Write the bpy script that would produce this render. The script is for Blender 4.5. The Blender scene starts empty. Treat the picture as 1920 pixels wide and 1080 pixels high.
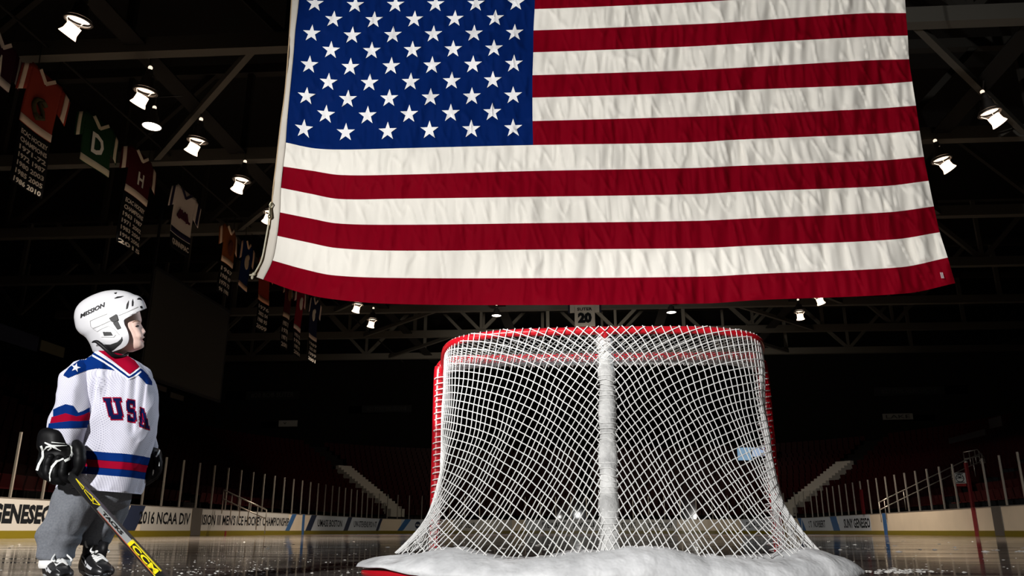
import bpy, bmesh, math, random
import numpy as np
from mathutils import Vector, noise
from mathutils.bvhtree import BVHTree
random.seed(7)
SC = bpy.context.scene
COL = SC.collection
PI = math.pi

# ------------------------------------------------------------------ camera, world, lights
FPX = 1400.0; YC = 600.0
TH = math.radians(15.76); PS = math.radians(6.0)
CAM = Vector((0, 0, 0.2))
cd = bpy.data.cameras.new('camera'); cam = bpy.data.objects.new('camera', cd); COL.objects.link(cam)
cam.location = CAM; cam.rotation_euler = (PI/2 + TH, 0, PS)
cd.lens = 36.0 * FPX / 1920; cd.sensor_width = 36; cd.shift_y = (YC - 540) / 1920
cd.clip_start = 0.02; cd.clip_end = 300
SC.camera = cam
SC.view_settings.view_transform = 'Standard'; SC.view_settings.look = 'None'
SC.view_settings.exposure = 0.0; SC.view_settings.gamma = 1.0; SC.view_settings.use_curve_mapping = False
w = bpy.data.worlds.new('dark_arena'); SC.world = w; w.use_nodes = True
w.node_tree.nodes['Background'].inputs[0].default_value = (0.9, 0.85, 0.8, 1)
w.node_tree.nodes['Background'].inputs[1].default_value = 0.0015

def spot(name, loc, target, energy, angle, blend=0.3, size=0.25, color=(1, 1, 1)):
    l = bpy.data.lights.new(name, 'SPOT'); l.energy = energy; l.spot_size = math.radians(angle)
    l.spot_blend = blend; l.shadow_soft_size = size; l.color = color
    o = bpy.data.objects.new(name, l); COL.objects.link(o); o.location = loc
    o.rotation_euler = (Vector(target) - Vector(loc)).to_track_quat('-Z', 'Y').to_euler()
    return o
spot('strobe_foreground', (-2.5, -3.2, 2.7), (-0.5, 3.4, 0.75), 2250, 50, 0.5, 0.12, (1, 0.985, 0.97))
spot('strobe_flag', (-5.6, -5.5, 2.4), (0.4, 9.7, 5.6), 10800, 46, 0.6, 0.12, (1, 0.975, 0.93))
spot('added_fill_far_end', (-1.0, 22.0, 0.6), (0.0, 40.0, 11.0), 3800, 52, 0.8, 0.3, (1, 0.95, 0.85))  # added fill, no real strobe here; lifts the number banner and far trusses
spot('added_fill_far_boards', (-0.5, 34, 6.0), (-0.5, 60, 0.4), 4200, 120, 0.5, 0.3, (1, 0.88, 0.72))  # added fill hung unseen over the ice to brighten the far boards
spot('strobe_rim', (3.2, 6.6, 4.2), (-1.8, 2.6, 0.75), 700, 24, 0.4, 0.15, (0.75, 0.88, 1))

# ------------------------------------------------------------------ image <-> world
FW = Vector((-math.sin(PS)*math.cos(TH), math.cos(PS)*math.cos(TH), math.sin(TH)))
RT = Vector((math.cos(PS), math.sin(PS), 0)); UP = RT.cross(FW); HD = Vector((-math.sin(PS), math.cos(PS), 0))
def ray(px, py): return FW + RT*((px-960)/FPX) + UP*((YC-py)/FPX)
def at_axis(px, py, ax, v):
    d = ray(px, py); return CAM + d*((v-CAM[ax])/d[ax])
def atX(px, py, v): return at_axis(px, py, 0, v)
def atY(px, py, v): return at_axis(px, py, 1, v)
def atZ(px, py, v): return at_axis(px, py, 2, v)
def atD(px, py, D):
    d = ray(px, py); return CAM + d*(D/d.dot(HD))
def proj(p):
    q = Vector(p)-CAM; z = q.dot(FW)
    return (960+FPX*q.dot(RT)/z, YC-FPX*q.dot(UP)/z, z)
def mpp(p): return (Vector(p)-CAM).dot(FW)/FPX       # metres per pixel at a point
def gl(x, d, z): return RT*x + HD*d + Vector((0, 0, z))   # ground frame facing the net: lateral, forward, height

# ------------------------------------------------------------------ materials
MATS = {}
def mat(name, col, rough=0.6, metal=0.0, emit=None, es=0.0, bump=None, spec=None, var=None, sheen=0, trans=0.0, coat=0.0):
    if name in MATS: return MATS[name]
    m = bpy.data.materials.new(name); m.use_nodes = True; nt = m.node_tree; N = nt.nodes; L = nt.links
    b = N['Principled BSDF']
    b.inputs['Base Color'].default_value = (*col, 1); b.inputs['Roughness'].default_value = rough
    b.inputs['Metallic'].default_value = metal
    if spec is not None: b.inputs['Specular IOR Level'].default_value = spec
    if coat: b.inputs['Coat Weight'].default_value = coat
    if sheen: b.inputs['Sheen Weight'].default_value = sheen
    if emit: b.inputs['Emission Color'].default_value = (*emit, 1); b.inputs['Emission Strength'].default_value = es
    tc = N.new('ShaderNodeTexCoord')
    if var:   # (scale, amount, second colour)
        nz = N.new('ShaderNodeTexNoise'); nz.inputs['Scale'].default_value = var[0]; nz.inputs['Detail'].default_value = 5
        L.new(tc.outputs['Object'], nz.inputs['Vector'])
        cr = N.new('ShaderNodeValToRGB'); cr.color_ramp.elements[0].position = 0.5-var[1]; cr.color_ramp.elements[1].position = 0.5+var[1]
        cr.color_ramp.elements[0].color = (*var[2], 1); cr.color_ramp.elements[1].color = (*col, 1)
        L.new(nz.outputs['Fac'], cr.inputs['Fac']); L.new(cr.outputs['Color'], b.inputs['Base Color'])
    if bump:
        nz = N.new('ShaderNodeTexNoise'); nz.inputs['Scale'].default_value = bump[0]; nz.inputs['Detail'].default_value = 4
        L.new(tc.outputs['Object'], nz.inputs['Vector'])
        bp = N.new('ShaderNodeBump'); bp.inputs['Strength'].default_value = bump[1]; bp.inputs['Distance'].default_value = bump[2]
        L.new(nz.outputs['Fac'], bp.inputs['Height']); L.new(bp.outputs['Normal'], b.inputs['Normal'])
    MATS[name] = m; return m

def mesh_fabric(name, col, dot):
    """white knit with rows of little holes, laid out in UV metres"""
    m = mat(name, col, 0.85); nt = m.node_tree; N = nt.nodes; L = nt.links; b = N['Principled BSDF']
    uv = N.new('ShaderNodeUVMap'); sp = N.new('ShaderNodeSeparateXYZ'); L.new(uv.outputs[0], sp.inputs[0])
    def M(op, a, b_=None):
        n = N.new('ShaderNodeMath'); n.operation = op
        for i, v in enumerate((a, b_)):
            if v is None: continue
            if isinstance(v, (int, float)): n.inputs[i].default_value = v
            else: L.new(v, n.inputs[i])
        return n.outputs[0]
    P = 0.0088
    def dots(off):
        x = M('SUBTRACT', M('FRACT', M('ADD', M('DIVIDE', sp.outputs[0], P), off)), 0.5)
        y = M('SUBTRACT', M('FRACT', M('ADD', M('DIVIDE', sp.outputs[1], P), off)), 0.5)
        return M('LESS_THAN', M('SQRT', M('ADD', M('MULTIPLY', x, x), M('MULTIPLY', y, y))), 0.135)
    f = M('MAXIMUM', dots(0.0), dots(0.5))
    mx = N.new('ShaderNodeMix'); mx.data_type = 'RGBA'; L.new(f, mx.inputs[0])
    mx.inputs[6].default_value = (*col, 1); mx.inputs[7].default_value = (*dot, 1)
    L.new(mx.outputs[2], b.inputs['Base Color'])
    return m

# ------------------------------------------------------------------ mesh helpers
def tagit(o, label=None, cat=None, group=None, kind=None):
    if label: o['label'] = label
    if cat: o['category'] = cat
    if group: o['group'] = group
    if kind: o['kind'] = kind
    return o
WORLD = {}
def empty(name, loc, label=None, cat=None, group=None, kind=None):
    o = bpy.data.objects.new(name, None); COL.objects.link(o); o.location = loc; o.empty_display_size = 0.1
    WORLD[o.name] = Vector(loc)
    return tagit(o, label, cat, group, kind)
def mk(name, V, Fs, mats, parent=None, midx=None, smooth=True, origin=None, uv=None):
    if not isinstance(mats, (list, tuple)): mats = [mats]
    org = WORLD[parent.name] if parent else Vector(origin) if origin is not None else Vector((0, 0, 0))
    me = bpy.data.meshes.new(name)
    me.from_pydata([tuple(Vector(v)-org) for v in V], [], Fs)
    for m in mats: me.materials.append(m)
    if midx is not None: me.polygons.foreach_set('material_index', midx)
    if smooth: me.polygons.foreach_set('use_smooth', [True]*len(me.polygons))
    if uv is not None:
        l = me.uv_layers.new(name='UVMap')
        for lp in me.loops: l.data[lp.index].uv = uv[lp.vertex_index]
    me.update()
    o = bpy.data.objects.new(name, me); COL.objects.link(o)
    if parent: o.parent = parent
    else: o.location = org
    WORLD[o.name] = org
    return o
class MB:
    def __init__(s): s.V = []; s.F = []; s.M = []
    def add(s, V, F, m=0):
        n = len(s.V); s.V += [Vector(v) for v in V]; s.F += [tuple(i+n for i in f) for f in F]; s.M += [m]*len(F); return s
    def box(s, c, sx, sy, sz, m=0, ax=None):
        c = Vector(c); X, Y, Z = ax or (Vector((1, 0, 0)), Vector((0, 1, 0)), Vector((0, 0, 1)))
        V = [c+X*(a*sx/2)+Y*(b*sy/2)+Z*(d*sz/2) for d in (-1, 1) for a, b in ((-1, -1), (1, -1), (1, 1), (-1, 1))]
        return s.add(V, [(0, 3, 2, 1), (4, 5, 6, 7), (0, 1, 5, 4), (1, 2, 6, 5), (2, 3, 7, 6), (3, 0, 4, 7)], m)
    def beam(s, a, b, wd, ht=None, m=0):
        a = Vector(a); b = Vector(b); d = b-a; L = d.length; d.normalize()
        u = Vector((0, 0, 1)) if abs(d.z) < 0.95 else Vector((1, 0, 0)); x = d.cross(u).normalized(); z = x.cross(d)
        return s.box((a+b)/2, wd, L, ht or wd, m, (x, d, z))
    def tube(s, pts, r, n=8, m=0, cap=True, closed=False, flat=None):
        """r scalar or list; flat=(vector, factor) squashes the section along vector"""
        P = [Vector(p) for p in pts]; K = len(P); R = [r]*K if isinstance(r, (int, float)) else list(r)
        V = []; prev = None
        for i in range(K):
            t = (P[(i+1) % K]-P[i-1]) if closed else (P[min(i+1, K-1)]-P[max(i-1, 0)])
            if t.length < 1e-9: t = Vector((0, 0, 1))
            t.normalize()
            if prev is None: u = t.orthogonal().normalized()
            else:
                u = prev-t*prev.dot(t)
                u = u.normalized() if u.length > 1e-6 else t.orthogonal().normalized()
            prev = u; v = t.cross(u)
            for j in range(n):
                a = 2*PI*j/n; o = (u*math.cos(a)+v*math.sin(a))*R[i]
                if flat: o = o-flat[0]*(o.dot(flat[0])*(1-flat[1]))
                V.append(P[i]+o)
        F = []
        for i in range(K if closed else K-1):
            i2 = (i+1) % K
            for j in range(n): F.append((i*n+j, i*n+(j+1) % n, i2*n+(j+1) % n, i2*n+j))
        if cap and not closed: F += [tuple(range(n))[::-1], tuple((K-1)*n+j for j in range(n))]
        return s.add(V, F, m)
    def ball(s, c, rx, ry=None, rz=None, n=16, m=0, ax=None):
        ry = ry or rx; rz = rz or rx; c = Vector(c); X, Y, Z = ax or (Vector((1, 0, 0)), Vector((0, 1, 0)), Vector((0, 0, 1)))
        k = n//2; V = [c+Z*rz]
        for i in range(1, k):
            for j in range(n):
                t = PI*i/k; a = 2*PI*j/n; V.append(c+X*(rx*math.sin(t)*math.cos(a))+Y*(ry*math.sin(t)*math.sin(a))+Z*(rz*math.cos(t)))
        V.append(c-Z*rz); F = []
        for j in range(n): F.append((0, 1+j, 1+(j+1) % n))
        for i in range(k-2):
            for j in range(n): F.append((1+i*n+j, 1+(i+1)*n+j, 1+(i+1)*n+(j+1) % n, 1+i*n+(j+1) % n))
        e = len(V)-1
        for j in range(n): F.append((e, 1+(k-2)*n+(j+1) % n, 1+(k-2)*n+j))
        return s.add(V, F, m)
    def lathe(s, prof, base, axis=Vector((0, 0, -1)), n=20, m=0):
        """prof: list of (radius, distance along axis)"""
        base = Vector(base); axis = Vector(axis).normalized(); u = axis.orthogonal().normalized(); v = axis.cross(u); V = []
        for r, h in prof:
            for j in range(n):
                a = 2*PI*j/n; V.append(base+axis*h+(u*math.cos(a)+v*math.sin(a))*r)
        F = []
        for i in range(len(prof)-1):
            for j in range(n): F.append((i*n+j, i*n+(j+1) % n, (i+1)*n+(j+1) % n, (i+1)*n+j))
        return s.add(V, F, m)
    def build(s, name, mats, parent=None, smooth=False, origin=None):
        return mk(name, s.V, s.F, mats, parent, s.M, smooth, origin)
def smooth_path(pts, k=6, closed=False):
    P = [Vector(p) for p in pts]; n = len(P); out = []
    for i in range(n if closed else n-1):
        if closed: a, b, c, d = P[i-1], P[i], P[(i+1) % n], P[(i+2) % n]
        else: a, b, c, d = P[max(i-1, 0)], P[i], P[i+1], P[min(i+2, n-1)]
        for j in range(k):
            t = j/k; out.append(0.5*((2*b)+(c-a)*t+(2*a-5*b+4*c-d)*t*t+(3*b-a-3*c+d)*t*t*t))
    if not closed: out.append(P[-1])
    return out
def lin(tbl, x):
    for i in range(len(tbl)-1):
        if x <= tbl[i+1][0] or i == len(tbl)-2:
            a, b = tbl[i], tbl[i+1]; t = (x-a[0])/(b[0]-a[0]); t = max(0.0, min(1.0, t))
            return [a[j]+(b[j]-a[j])*t for j in range(1, len(a))]
def cubic(tbl, x):
    """smooth interpolation through rows (x, v1, v2, ...)"""
    n = len(tbl)
    for i in range(n-1):
        if x <= tbl[i+1][0] or i == n-2:
            a, b = tbl[i], tbl[i+1]; h = b[0]-a[0]; t = max(0.0, min(1.0, (x-a[0])/h)); out = []
            for j in range(1, len(a)):
                def sl(q):
                    if q == 0 or q == n-1:
                        r = 0 if q == 0 else n-2
                        return (tbl[r+1][j]-tbl[r][j])/(tbl[r+1][0]-tbl[r][0])
                    return (tbl[q+1][j]-tbl[q-1][j])/(tbl[q+1][0]-tbl[q-1][0])
                m0, m1 = sl(i)*h, sl(i+1)*h
                out.append((2*t**3-3*t*t+1)*a[j]+(t**3-2*t*t+t)*m0+(-2*t**3+3*t*t)*b[j]+(t**3-t*t)*m1)
            return out
def text2d(body, bold=0.0, shear=0.0):
    cu = bpy.data.curves.new('t', 'FONT'); cu.body = body; cu.offset = bold; cu.resolution_u = 2; cu.shear = shear
    o = bpy.data.objects.new('t', cu); COL.objects.link(o)
    dg = bpy.context.evaluated_depsgraph_get(); dg.update()
    me = bpy.data.meshes.new_from_object(o.evaluated_get(dg))
    V = [(v.co.x, v.co.y) for v in me.vertices]; F = [tuple(p.vertices) for p in me.polygons]
    bpy.data.objects.remove(o); bpy.data.curves.remove(cu); bpy.data.meshes.remove(me)
    x0 = min(v[0] for v in V); x1 = max(v[0] for v in V); y0 = min(v[1] for v in V); y1 = max(v[1] for v in V)
    return [((x-x0)/(x1-x0), (y-y0)/(y1-y0)) for x, y in V], F
def bvh_of(objs):
    V = []; F = []
    for o in objs:
        n = len(V); org = WORLD[o.name]; V += [v.co+org for v in o.data.vertices]; F += [tuple(i+n for i in p.vertices) for p in o.data.polygons]
    return BVHTree.FromPolygons(V, F)
def drape(name, shapes, bvh, m, parent, lift=0.0015, step=3.0, label=None):
    """thin applique of 2D shapes (V, F in photo pixels) laid on a surface"""
    bm = bmesh.new()
    for V, F in shapes:
        vs = [bm.verts.new((x, y, 0)) for x, y in V]
        for f in F:
            try: bm.faces.new([vs[i] for i in f])
            except ValueError: pass
    bmesh.ops.triangulate(bm, faces=bm.faces[:])
    for _ in range(5):
        es = [e for e in bm.edges if e.calc_length() > step]
        if not es: break
        bmesh.ops.subdivide_edges(bm, edges=es, cuts=1); bmesh.ops.triangulate(bm, faces=bm.faces[:])
    bad = []
    for v in bm.verts:
        d = ray(v.co.x, v.co.y).normalized(); h = bvh.ray_cast(CAM, d)
        if h[0] is None: bad.append(v); continue
        nn = h[1] if h[1].dot(d) < 0 else -h[1]
        v.co = h[0]-d*lift*0.5+nn*lift
    if bad: bmesh.ops.delete(bm, geom=bad, context='VERTS')
    bm.verts.index_update()
    V = [v.co.copy() for v in bm.verts]; F = [tuple(v.index for v in f.verts) for f in bm.faces]; bm.free()
    o = mk(name, V, F, m, parent)
    if label: o['label'] = label
    return o
def poly(*pts): return (list(pts), [tuple(range(len(pts)))])
def strip(pts, wd):
    """ribbon polygon of width wd (px) along 2D points"""
    V = []; F = []
    for i, (x, y) in enumerate(pts):
        a = pts[max(i-1, 0)]; b = pts[min(i+1, len(pts)-1)]; dx, dy = b[0]-a[0], b[1]-a[1]; l = math.hypot(dx, dy) or 1
        ww = wd if isinstance(wd, (int, float)) else wd[i]
        V += [(x-dy/l*ww/2, y+dx/l*ww/2), (x+dy/l*ww/2, y-dx/l*ww/2)]
        if i: F.append((2*i-2, 2*i-1, 2*i+1, 2*i))
    return V, F

# ------------------------------------------------------------------ common materials
WHITE = mat('white_net_cord', (0.86, 0.86, 0.84), 0.7)
GOALRED = mat('red_goal_paint', (0.50, 0.006, 0.015), 0.3, coat=0.4)
STEEL = mat('grey_painted_steel', (0.075, 0.07, 0.06), 0.8, spec=0.1); STEEL_SHADED = mat('shaded_steel', (0.024, 0.022, 0.019), 0.8, spec=0.1)  # second steel is the same paint with the roof's shade put into its colour
BLACK = mat('black_plastic', (0.006, 0.006, 0.007), 0.5)
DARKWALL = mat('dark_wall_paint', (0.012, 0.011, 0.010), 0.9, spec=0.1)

# ================================================================== THE HALL
XC = -0.5; HW = 15.0; CR = 8.5; YE = 61.4; YS = 9.0
def rink_path():
    pts = []; y = YS
    while y < YE-CR: pts.append((XC-HW, y, -1, 0)); y += 0.5
    for i in range(33):
        a = PI-PI/2*i/32; pts.append((XC-HW+CR+CR*math.cos(a), YE-CR+CR*math.sin(a), math.cos(a), math.sin(a)))
    x = XC-HW+CR+0.5
    while x < XC+HW-CR: pts.append((x, YE, 0, 1)); x += 0.5
    for i in range(33):
        a = PI/2-PI/2*i/32; pts.append((XC+HW-CR+CR*math.cos(a), YE-CR+CR*math.sin(a), math.cos(a), math.sin(a)))
    y = YE-CR-0.5
    while y > YS: pts.append((XC+HW, y, 1, 0)); y -= 0.5
    return pts
RP = rink_path(); RS = [0.0]
for a, b in zip(RP, RP[1:]): RS.append(RS[-1]+math.hypot(b[0]-a[0], b[1]-a[1]))
RSA = np.array(RS); RPA = np.array(RP)
def path_at(s, off=0.0, z=0.0):
    x, y, nx, ny = (float(np.interp(s, RSA, RPA[:, i])) for i in range(4)); l = math.hypot(nx, ny)
    return Vector((x+nx/l*off, y+ny/l*off, z)), Vector((nx/l, ny/l, 0))
PXS = [proj((p[0], p[1], 0.5))[0] for p in RP]
def s_of_px(px):
    return float(np.interp(px, PXS, RS)) if px > PXS[0] else RS[0]+(px-PXS[0])*0.05
def path_strip(mb, s0, s1, prof, m=0, step=0.5):
    """sweep a closed profile [(off, z)...] along the boards"""
    n = max(1, int((s1-s0)/step)); ss = [s0+(s1-s0)*i/n for i in range(n+1)]; k = len(prof); V = []; F = []
    for s in ss:
        for off, z in prof: V.append(path_at(s, off, z)[0])
    for i in range(n):
        for j in range(k): F.append((i*k+j, i*k+(j+1) % k, (i+1)*k+(j+1) % k, (i+1)*k+j))
    F += [tuple(range(k)), tuple(n*k+j for j in range(k))[::-1]]
    mb.add(V, F, m)

# ice ------------------------------------------------------------
def ice_mat():
    m = mat('ice_surface', (0.30, 0.27, 0.25), 0.12, spec=0.5); nt = m.node_tree; N = nt.nodes; L = nt.links; b = N['Principled BSDF']
    b.inputs['IOR'].default_value = 1.31
    tc = N.new('ShaderNodeTexCoord')
    mp = N.new('ShaderNodeMapping'); mp.inputs['Scale'].default_value = (0.35, 2.2, 1); L.new(tc.outputs['Object'], mp.inputs[0])
    n1 = N.new('ShaderNodeTexNoise'); n1.inputs['Scale'].default_value = 1.4; n1.inputs['Detail'].default_value = 7; L.new(mp.outputs[0], n1.inputs['Vector'])
    cr = N.new('ShaderNodeValToRGB'); cr.color_ramp.elements[0].position = 0.35; cr.color_ramp.elements[1].position = 0.7
    cr.color_ramp.elements[0].color = (0.03, 0.03, 0.03, 1); cr.color_ramp.elements[1].color = (0.14, 0.14, 0.14, 1)
    L.new(n1.outputs['Fac'], cr.inputs['Fac']); L.new(cr.outputs['Color'], b.inputs['Roughness'])
    n2 = N.new('ShaderNodeTexNoise'); n2.inputs['Scale'].default_value = 9; n2.inputs['Detail'].default_value = 6; L.new(tc.outputs['Object'], n2.inputs['Vector'])
    bp = N.new('ShaderNodeBump'); bp.inputs['Strength'].default_value = 0.05; bp.inputs['Distance'].default_value = 0.004
    L.new(n2.outputs['Fac'], bp.inputs['Height']); L.new(bp.outputs['Normal'], b.inputs['Normal'])
    c2 = N.new('ShaderNodeValToRGB'); c2.color_ramp.elements[0].color = (0.15, 0.13, 0.115, 1); c2.color_ramp.elements[1].color = (0.28, 0.24, 0.21, 1)
    c2.color_ramp.elements[0].position = 0.3; c2.color_ramp.elements[1].position = 0.75
    L.new(n1.outputs['Fac'], c2.inputs['Fac']); L.new(c2.outputs['Color'], b.inputs['Base Color'])
    return m
fl = MB(); fl.box((XC, 27, -0.15), 60, 84, 0.3); tagit(fl.build('floor', ice_mat()), 'dark glossy ice sheet of the rink', 'floor', kind='structure')
ln = MB(); ln.box((XC, 31.4, 0.001), 30, 0.3, 0.002); tagit(ln.build('trim_1', mat('red_line_paint', (0.35, 0.02, 0.03), 0.2)), kind='structure')
ln = MB(); ln.box((XC, 40.4, 0.001), 30, 0.3, 0.002); tagit(ln.build('trim_2', mat('blue_line_paint', (0.02, 0.06, 0.3), 0.2)), kind='structure')
# shell
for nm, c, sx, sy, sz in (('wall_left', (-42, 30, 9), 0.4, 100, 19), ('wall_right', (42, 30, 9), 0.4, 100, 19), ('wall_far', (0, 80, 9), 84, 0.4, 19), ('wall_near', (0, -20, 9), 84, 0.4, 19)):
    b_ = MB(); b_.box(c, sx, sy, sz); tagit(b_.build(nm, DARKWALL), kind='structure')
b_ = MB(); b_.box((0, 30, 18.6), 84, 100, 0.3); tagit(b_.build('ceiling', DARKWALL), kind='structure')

# grandstand ------------------------------------------------------
NR = 17; R0 = 1.6; TR = 0.85; Z0 = 1.0; RI = 0.42
def row_off(i): return R0+TR*i
def row_z(i): return Z0+RI*i
gs = MB(); prof = [(R0-0.15, 0.0), (R0-0.15, Z0)]
for i in range(NR): prof += [(row_off(i), row_z(i)), (row_off(i)+TR-0.001, row_z(i)), (row_off(i)+TR, row_z(i)+RI if i < NR-1 else row_z(i))]
prof += [(R0+TR*NR+0.2, 0.0)]
path_strip(gs, 0, RS[-1], prof, 0, 1.2)
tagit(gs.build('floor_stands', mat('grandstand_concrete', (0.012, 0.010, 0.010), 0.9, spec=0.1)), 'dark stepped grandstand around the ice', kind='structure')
# seats
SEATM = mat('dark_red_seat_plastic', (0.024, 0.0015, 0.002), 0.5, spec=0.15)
def seat_parts(P, n, z):
    t = Vector((-n.y, n.x, 0)); Zv = Vector((0, 0, 1))
    a = MB(); a.box(P+Zv*0.42-n*0.02, 0.44, 0.40, 0.05, 0, (t, n, Zv))
    b = MB(); b.box(P+Zv*0.66+n*0.20, 0.44, 0.05, 0.42, 0, (t, (n+Zv*0.15).normalized(), (Zv-n*0.15).normalized()))
    c = MB(); c.box(P+Zv*0.20+n*0.05, 0.06, 0.25, 0.40, 0, (t, n, Zv))
    return a, b, c
AISLES = [s_of_px(p) for p in (440, 1700)] + [RS[-1]/2]
STAIRA = []
for ang_, cx_ in ((142, XC-HW+CR), (38, XC+HW-CR)):
    n_ = Vector((math.cos(math.radians(ang_)), math.sin(math.radians(ang_)), 0)); STAIRA.append((Vector((cx_, YE-CR, 0)), n_))
def near_stairs(P):
    for c_, n_ in STAIRA:
        q_ = Vector((P.x, P.y, 0))-c_
        if q_.dot(n_) > 0 and (q_-n_*q_.dot(n_)).length < 1.0: return True
    return False
seats = []
for i in range(NR-1):
    off = row_off(i)+0.45; z = row_z(i); s = 0.5
    while s < RS[-1]-0.5:
        # arc length grows with the offset in the corners
        P, n = path_at(s, off, z)
        if min(abs(s-a) for a in AISLES) > 0.75 and not near_stairs(P):
            q = proj(P+Vector((0, 0, 0.5)))
            seats.append((q[2], i, s, P, n, -20 < q[0] < 1940 and q[1] < 985))
        s2 = s+0.5; P2 = path_at(s2, off, z)[0]; s += 0.5*0.52/max(0.3, (P2-P).length)
vis = sorted([q for q in seats if q[5] and q[4].dot(Vector((q[3].x, q[3].y, 0)).normalized()) > 0.12], key=lambda q: q[0])
near = vis[:290]; nearset = {(q[1], q[2]) for q in near}
proto = None
for q in near:
    side = 'left' if q[3].x < 0 else 'right'
    lab = 'dark red plastic arena seat in the dim rows behind the %s side glass' % side
    if proto is None:
        r = empty('stadium_chair', (0, 0, 0)); a, b, c = seat_parts(Vector((0, 0, 0)), Vector((0, 1, 0)), 0)
        pa = a.build('seat', SEATM, r); pb = b.build('backrest', SEATM, r); pc = c.build('pedestal', BLACK, r); proto = (r, pa, pb, pc)
    else:
        r = proto[0].copy(); COL.objects.link(r)
        for ch in proto[1:]:
            k = ch.copy(); COL.objects.link(k); k.parent = r
    r.location = q[3]; r.rotation_euler = (0, 0, math.atan2(q[4].y, q[4].x)-PI/2)
    tagit(r, lab, 'seat', 'red seats behind the %s glass' % side)
st = MB()
for q in seats:
    if (q[1], q[2]) in nearset or not (-200 < proj(q[3])[0] < 2120): continue
    a, b, c = seat_parts(q[3], q[4], q[3].z); st.add(a.V, a.F); st.add(b.V, b.F)
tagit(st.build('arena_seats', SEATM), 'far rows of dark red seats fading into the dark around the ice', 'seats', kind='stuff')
# stair aisles
STAIR = mat('pale_stair_concrete', (0.42, 0.38, 0.33), 0.9)
for ai, (px, ang, lab) in enumerate(((0, 142, 'pale concrete stairs climbing through the far left corner seats'), (0, 38, 'pale concrete stairs climbing through the far right corner seats'))):
    a = math.radians(ang); cx = (XC-HW+CR) if ai == 0 else (XC+HW-CR); n = Vector((math.cos(a), math.sin(a), 0)); t = Vector((-n.y, n.x, 0))
    sm = MB(); base = Vector((cx, YE-CR, 0))+n*CR
    for k in range(1, 2*10):
        off = R0+TR*k/2+0.2; zz = Z0+RI*(k/2+1.3)
        sm.box(base+n*off+Vector((0, 0, zz-0.20)), 1.35, TR/2+0.02, 0.62, 0, (t, n, Vector((0, 0, 1))))
    tagit(sm.build('aisle_stairs', STAIR, origin=base), lab, 'stairs')

# boards ----------------------------------------------------------
BW = mat('white_board_plastic', (0.66, 0.56, 0.43), 0.35, var=(0.9, 0.3, (0.54, 0.46, 0.36)))
BY = mat('yellow_kick_plate', (0.15, 0.115, 0.003), 0.4)
BCAP = mat('dark_board_cap', (0.10, 0.09, 0.08), 0.4)
ADW = mat('pale_blue_advert', (0.42, 0.46, 0.52), 0.4)
ADG = mat('pale_grey_advert', (0.42, 0.41, 0.39), 0.4)
NAVY = mat('navy_stripe', (0.012, 0.02, 0.05), 0.4)
LBLUE = mat('blue_board_stripe', (0.03, 0.10, 0.25), 0.4)
LETTER = mat('dark_board_lettering', (0.008, 0.009, 0.011), 0.7, spec=0.04)
RLINE = mat('dark_red_stripe', (0.16, 0.01, 0.015), 0.4)
GDOOR = mat('grey_gate_metal', (0.11, 0.10, 0.09), 0.4, 0.3)
boards = empty('rink_boards', (XC, YE, 0), 'white hockey boards with adverts curving around the ice', 'boards')
m_ = MB(); path_strip(m_, 0, RS[-1], [(0, 0), (0, 1.03), (0.12, 1.03), (0.12, 0)]); m_.build('board_wall', BW, boards)
m_ = MB(); path_strip(m_, 0, RS[-1], [(-0.02, 0.0), (-0.02, 0.20), (0.0, 0.20), (0, 0)]); m_.build('kick_plate', BY, boards)
m_ = MB(); path_strip(m_, 0, RS[-1], [(-0.01, 1.031), (-0.01, 1.06), (0.14, 1.06), (0.14, 1.031)]); m_.build('cap_rail', BCAP, boards)
def panel(name, p0, p1, mt, z0=0.201, z1=1.03, th=0.006, slant=0.0, label=None):
    s0, s1 = s_of_px(p0), s_of_px(p1); n = max(1, int((s1-s0)/0.4)); V = []; F = []
    for i in range(n+1):
        s = s0+(s1-s0)*i/n
        for z, sh in ((z0, -slant/2), (z1, slant/2)):
            V.append(path_at(s+sh, -th, z)[0]); V.append(path_at(s+sh, -0.0005, z)[0])
    for i in range(n):
        a, b = i*4, (i+1)*4; F += [(a, b, b+2, a+2), (a, a+1, b+1, b), (a+2, b+2, b+3, a+3)]
    F += [(0, 2, 3, 1), (n*4, n*4+1, n*4+3, n*4+2)]
    o = mk(name, V, F, mt, boards, smooth=False)
    if label: o['label'] = label
    return o
def board_text(body, p0, p1, z0, z1, par, bold=0.02, mt=None, th=0.009):
    V2, F = text2d(body, bold); s0, s1 = s_of_px(p0), s_of_px(p1)
    V = [path_at(s0+(s1-s0)*x, -th, z0+(z1-z0)*y)[0] for x, y in V2]
    return mk('lettering', V, F, mt or LETTER, par, smooth=False)
P_ = panel('advert_panel', -330, 232, ADG, label='pale grey advert with bold black school name')
board_text('SUNY GENESEO', -112, 96, 0.38, 0.90, P_, 0.05)
panel('stripe', 234, 262, NAVY, th=0.008, slant=0.45, label='navy slanted stripe')
P_ = panel('advert_panel', 264, 357, ADG, label='pale grey advert with the first half of the championship name')
board_text("2016 NCAA DIV", 259, 355, 0.42, 0.86, P_, 0.025)
panel('gate', 358, 376, GDOOR, 0.02, 1.05, 0.03, label='grey metal gate in the boards')
P_ = panel('advert_panel', 377, 540, ADG, label='pale grey advert with the second half of the championship name')
board_text("ISION III MEN'S ICE HOCKEY CHAMPIONSHIP", 378, 541, 0.42, 0.84, P_, 0.025)
panel('stripe', 541, 549, LBLUE, th=0.008, slant=0.8, label='blue slanted stripe')
panel('blue_line_mark', 566, 570, LBLUE, 0.0, 1.04, 0.024, label='blue line carried up the left boards')
P_ = panel('advert_panel', 580, 660, ADW, label='pale blue advert with two school names')
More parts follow.
